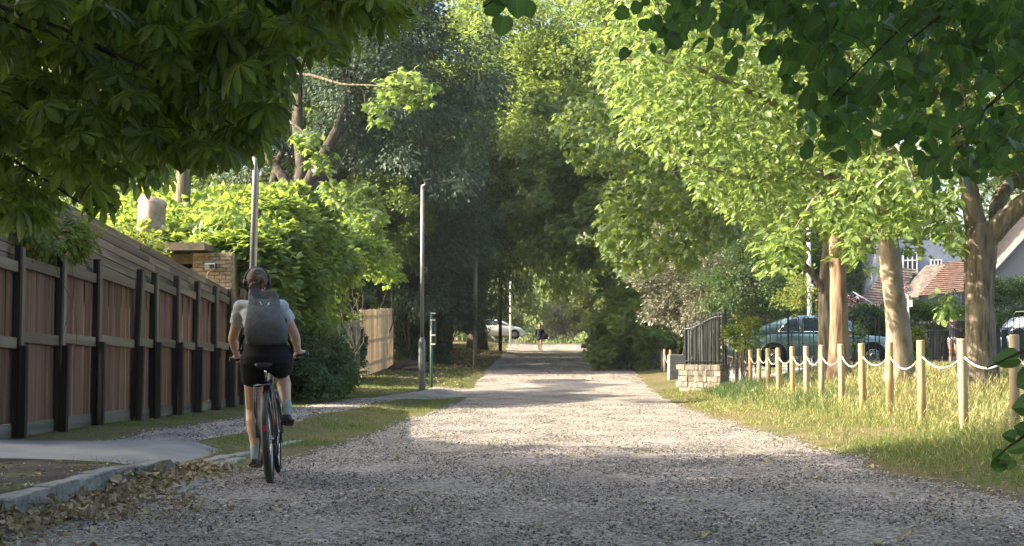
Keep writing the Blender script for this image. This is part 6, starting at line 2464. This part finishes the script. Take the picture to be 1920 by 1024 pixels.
MB().tube([pp(538, 632, .20), pp(546, 648, .22), pp(549, 668, .24), pp(542, 636, .34), pp(536, 600, .44)], .012, 8, squash=(1.6, .4)).build('strap', M['black_cloth'], bpk)


# --- the two people further away
def figure(label, loc, rz, H, pose, skin, hairc, top, bottom, long_sleeve=False, hair_long=True, leg_cover=.42):
    rt = empty('person', loc, label, 'person', None, rz)
    h = H / 1.7
    J = {k: Vector(v) * h for k, v in pose.items()}
    mb = MB()
    rot_ = head(mb, J['head'], .098 * h)
    mb.tube([J['neck'] - Vector((0, 0, .05)), J['neck'], J['head']], [.06 * h, .05 * h, .048 * h], 10)
    mb.loft([ellipse(Vector((0, 0, z)) * h + Vector((J['neck'].x * (z - .9) / .5, 0, 0)), rx * h, ry * h, 16) for z, rx, ry in [(.84, .15, .11), (.95, .16, .12), (1.08, .13, .10), (1.25, .15, .11), (1.36, .17, .10), (1.42, .07, .06)]])
    for s in 'LR':
        seg(mb, [J['sh' + s], J['sh' + s].lerp(J['el' + s], .5), J['el' + s], J['wr' + s]], [.055 * h, .045 * h, .038 * h, .026 * h], 10)
        d = (J['wr' + s] - J['el' + s]).normalized()
        mb.ball(J['wr' + s] + d * .05 * h, (.028 * h, .028 * h, .045 * h), 8, 6)
        side = d.orthogonal().normalized()
        for q in range(4):
            o_ = J['wr' + s] + d * .08 * h + side * (q - 1.5) * .018 * h
            mb.tube([o_, o_ + d * .035 * h, o_ + d * .06 * h + side.cross(d) * .02 * h], [.009 * h, .0085 * h, .007 * h], 6)
        mb.tube([J['wr' + s] + side * .02 * h, J['wr' + s] + d * .04 * h + side * .05 * h, J['wr' + s] + d * .075 * h + side * .052 * h], [.011 * h, .01 * h, .008 * h], 6)
        seg(mb, [J['hip' + s], J['hip' + s].lerp(J['kn' + s], .5), J['kn' + s], J['kn' + s].lerp(J['an' + s], .35) + Vector((0, -.02, 0)), J['an' + s]], [.09 * h, .078 * h, .055 * h, .056 * h, .036 * h], 10)
    b_ = remesh(mb.build('body', skin, rt), .011, 2)
    face_bits(rt, J['head'], .098 * h, rot_, b_)
    mb = MB().ball(J['head'] + Vector((0, -.02, .018)) * h, (.092 * h, .10 * h, .104 * h), 14, 10)
    if hair_long:
        mb.loft([ellipse(J['head'] + Vector((0, -.04 - .02 * k, -.06 - .08 * k)) * h, (.085 + .012 * k) * h, (.06 - .005 * k) * h, 12) for k in range(4)])
    remesh(mb.build('hair', hairc, rt), .012, 2)
    mb = MB()
    mb.loft([ellipse(Vector((0, 0, z)) * h, rx * h, ry * h, 16) for z, rx, ry in [(.92, .175, .13), (1.05, .15, .118), (1.25, .168, .122), (1.36, .185, .112), (1.425, .08, .07)]])
    for s in 'LR':
        e = J['wr' + s] if long_sleeve else J['sh' + s].lerp(J['el' + s], .5)
        m_ = J['el' + s] if long_sleeve else J['sh' + s].lerp(J['el' + s], .25)
        mb.tube([J['sh' + s], m_, e], [.07 * h, .058 * h if not long_sleeve else .05 * h, .056 * h if not long_sleeve else .04 * h], 10)
    remesh(mb.build('top', top, rt), .013, 3)
    mb = MB().loft([ellipse(Vector((0, 0, z)) * h, rx * h, ry * h, 16) for z, rx, ry in [(.98, .15, .118), (.92, .175, .132), (.82, .178, .132), (.76, .12, .09)]])
    for s in 'LR':
        mb.tube([J['hip' + s], J['hip' + s].lerp(J['kn' + s], leg_cover)], [.108 * h, .098 * h], 12)
    remesh(mb.build('shorts', bottom, rt), .013, 3)
    for s in 'LR':
        mb = MB().loft([ellipse(J['an' + s] + Vector((0, y, -.05 + dz)) * h, w * h, hh * h, 12, (1, 0, 0), (0, 0, 1)) for y, w, hh, dz in [(-.06, .025, .03, .01), (0, .036, .045, .01), (.08, .04, .03, -.005), (.16, .03, .02, -.012)]])
        mb.build('shoe', M['shoe'], rt)
    return rt, J


stand = dict(head=(0, .02, 1.59), neck=(0, 0, 1.44), shL=(-.17, 0, 1.38), shR=(.17, 0, 1.38), hipL=(-.09, 0, .88), hipR=(.09, 0, .88), knL=(-.1, .02, .48), knR=(.1, .0, .48), anL=(-.1, 0, .085), anR=(.1, -.02, .085))
wk = dict(stand, elL=(-.24, -.02, 1.10), wrL=(-.26, .04, .86), elR=(.24, -.03, 1.10), wrR=(.25, .03, .88), knL=(-.07, .14, .50), anL=(-.06, .10, .10), knR=(.06, .0, .47), anR=(.05, -.20, .14))
M['red_hair'] = surf('reddish_hair', (.16, .07, .035), (.30, .15, .08), 40, .5, .6, spec=.3)
M['fair_hair'] = surf('fair_hair', (.36, .25, .14), (.60, .46, .30), 40, .5, .6, spec=.3)
M['navy'] = fabric('dark_navy_cloth', (.03, .035, .05))
M['denim'] = fabric('dark_denim', (.055, .07, .10))
M['pattern'] = surf('patterned_cloth', (.03, .03, .04), (.55, .5, .48), 22, .9, .2, lo=.45, hi=.55, spec=.1)
wx = at(1012, 650, 86).x
wlk, J = figure('person in dark clothes and shorts walking in the middle of the distant lane', (wx, 86, g(wx, 86) + .01), R(180), 1.62, wk, M['skin'], M['red_hair'], M['navy'], M['denim'], True, True)
sbg = empty('shoulder_bag', Vector((wx + .30, 85.95, g(wx, 86) + .78)), 'black bag hanging at the side of the person walking on the lane', 'bag')
mb = MB().loft([ellipse((0, 0, z), w, d, 14, sq=3) for z, w, d in [(-.02, .12, .06), (.0, .17, .08), (.14, .18, .08), (.26, .15, .06), (.28, .12, .04)]])
mb.build('bag', M['black_cloth'], sbg)
MB().tube([(-.12, 0, .25), (-.14, .02, .6), (-.16, .08, .66), (-.10, .03, .5), (.1, 0, .26)], .014, 6).build('strap', M['black_cloth'], sbg)
pz = dict(stand, elL=(-.25, .10, 1.12), wrL=(-.10, .26, 1.24), elR=(.25, .06, 1.12), wrR=(.18, .22, 1.0))
sx = at(1788, 640, 47.5).x
stp, J = figure('person with fair hair in a dark top and patterned shorts standing behind the spiked railing', (sx, 47.5, g(sx, 47.5)), R(150), 1.66, pz, M['skin'], M['fair_hair'], M['navy'], M['pattern'], False, True)

# ------------------------------------------------------------------ the air
hz_ = MB().box((0, 235, 13.5), (640, 560, 45)).build('haze', None)
hz_.data.materials.clear()
hm = bpy.data.materials.new('haze')
hm.use_nodes = True
ht = hm.node_tree
ht.nodes.remove(ht.nodes['Principled BSDF'])
pv = ht.nodes.new('ShaderNodeVolumePrincipled')
pv.inputs['Color'].default_value = (.86, .93, 1.0, 1)
pv.inputs['Density'].default_value = .00018
pv.inputs['Anisotropy'].default_value = .2
ht.links.new(pv.outputs[0], ht.nodes['Material Output'].inputs['Volume'])
hz_.data.materials.append(hm)
tag(hz_, 'thin morning haze filling the avenue', kind='stuff')
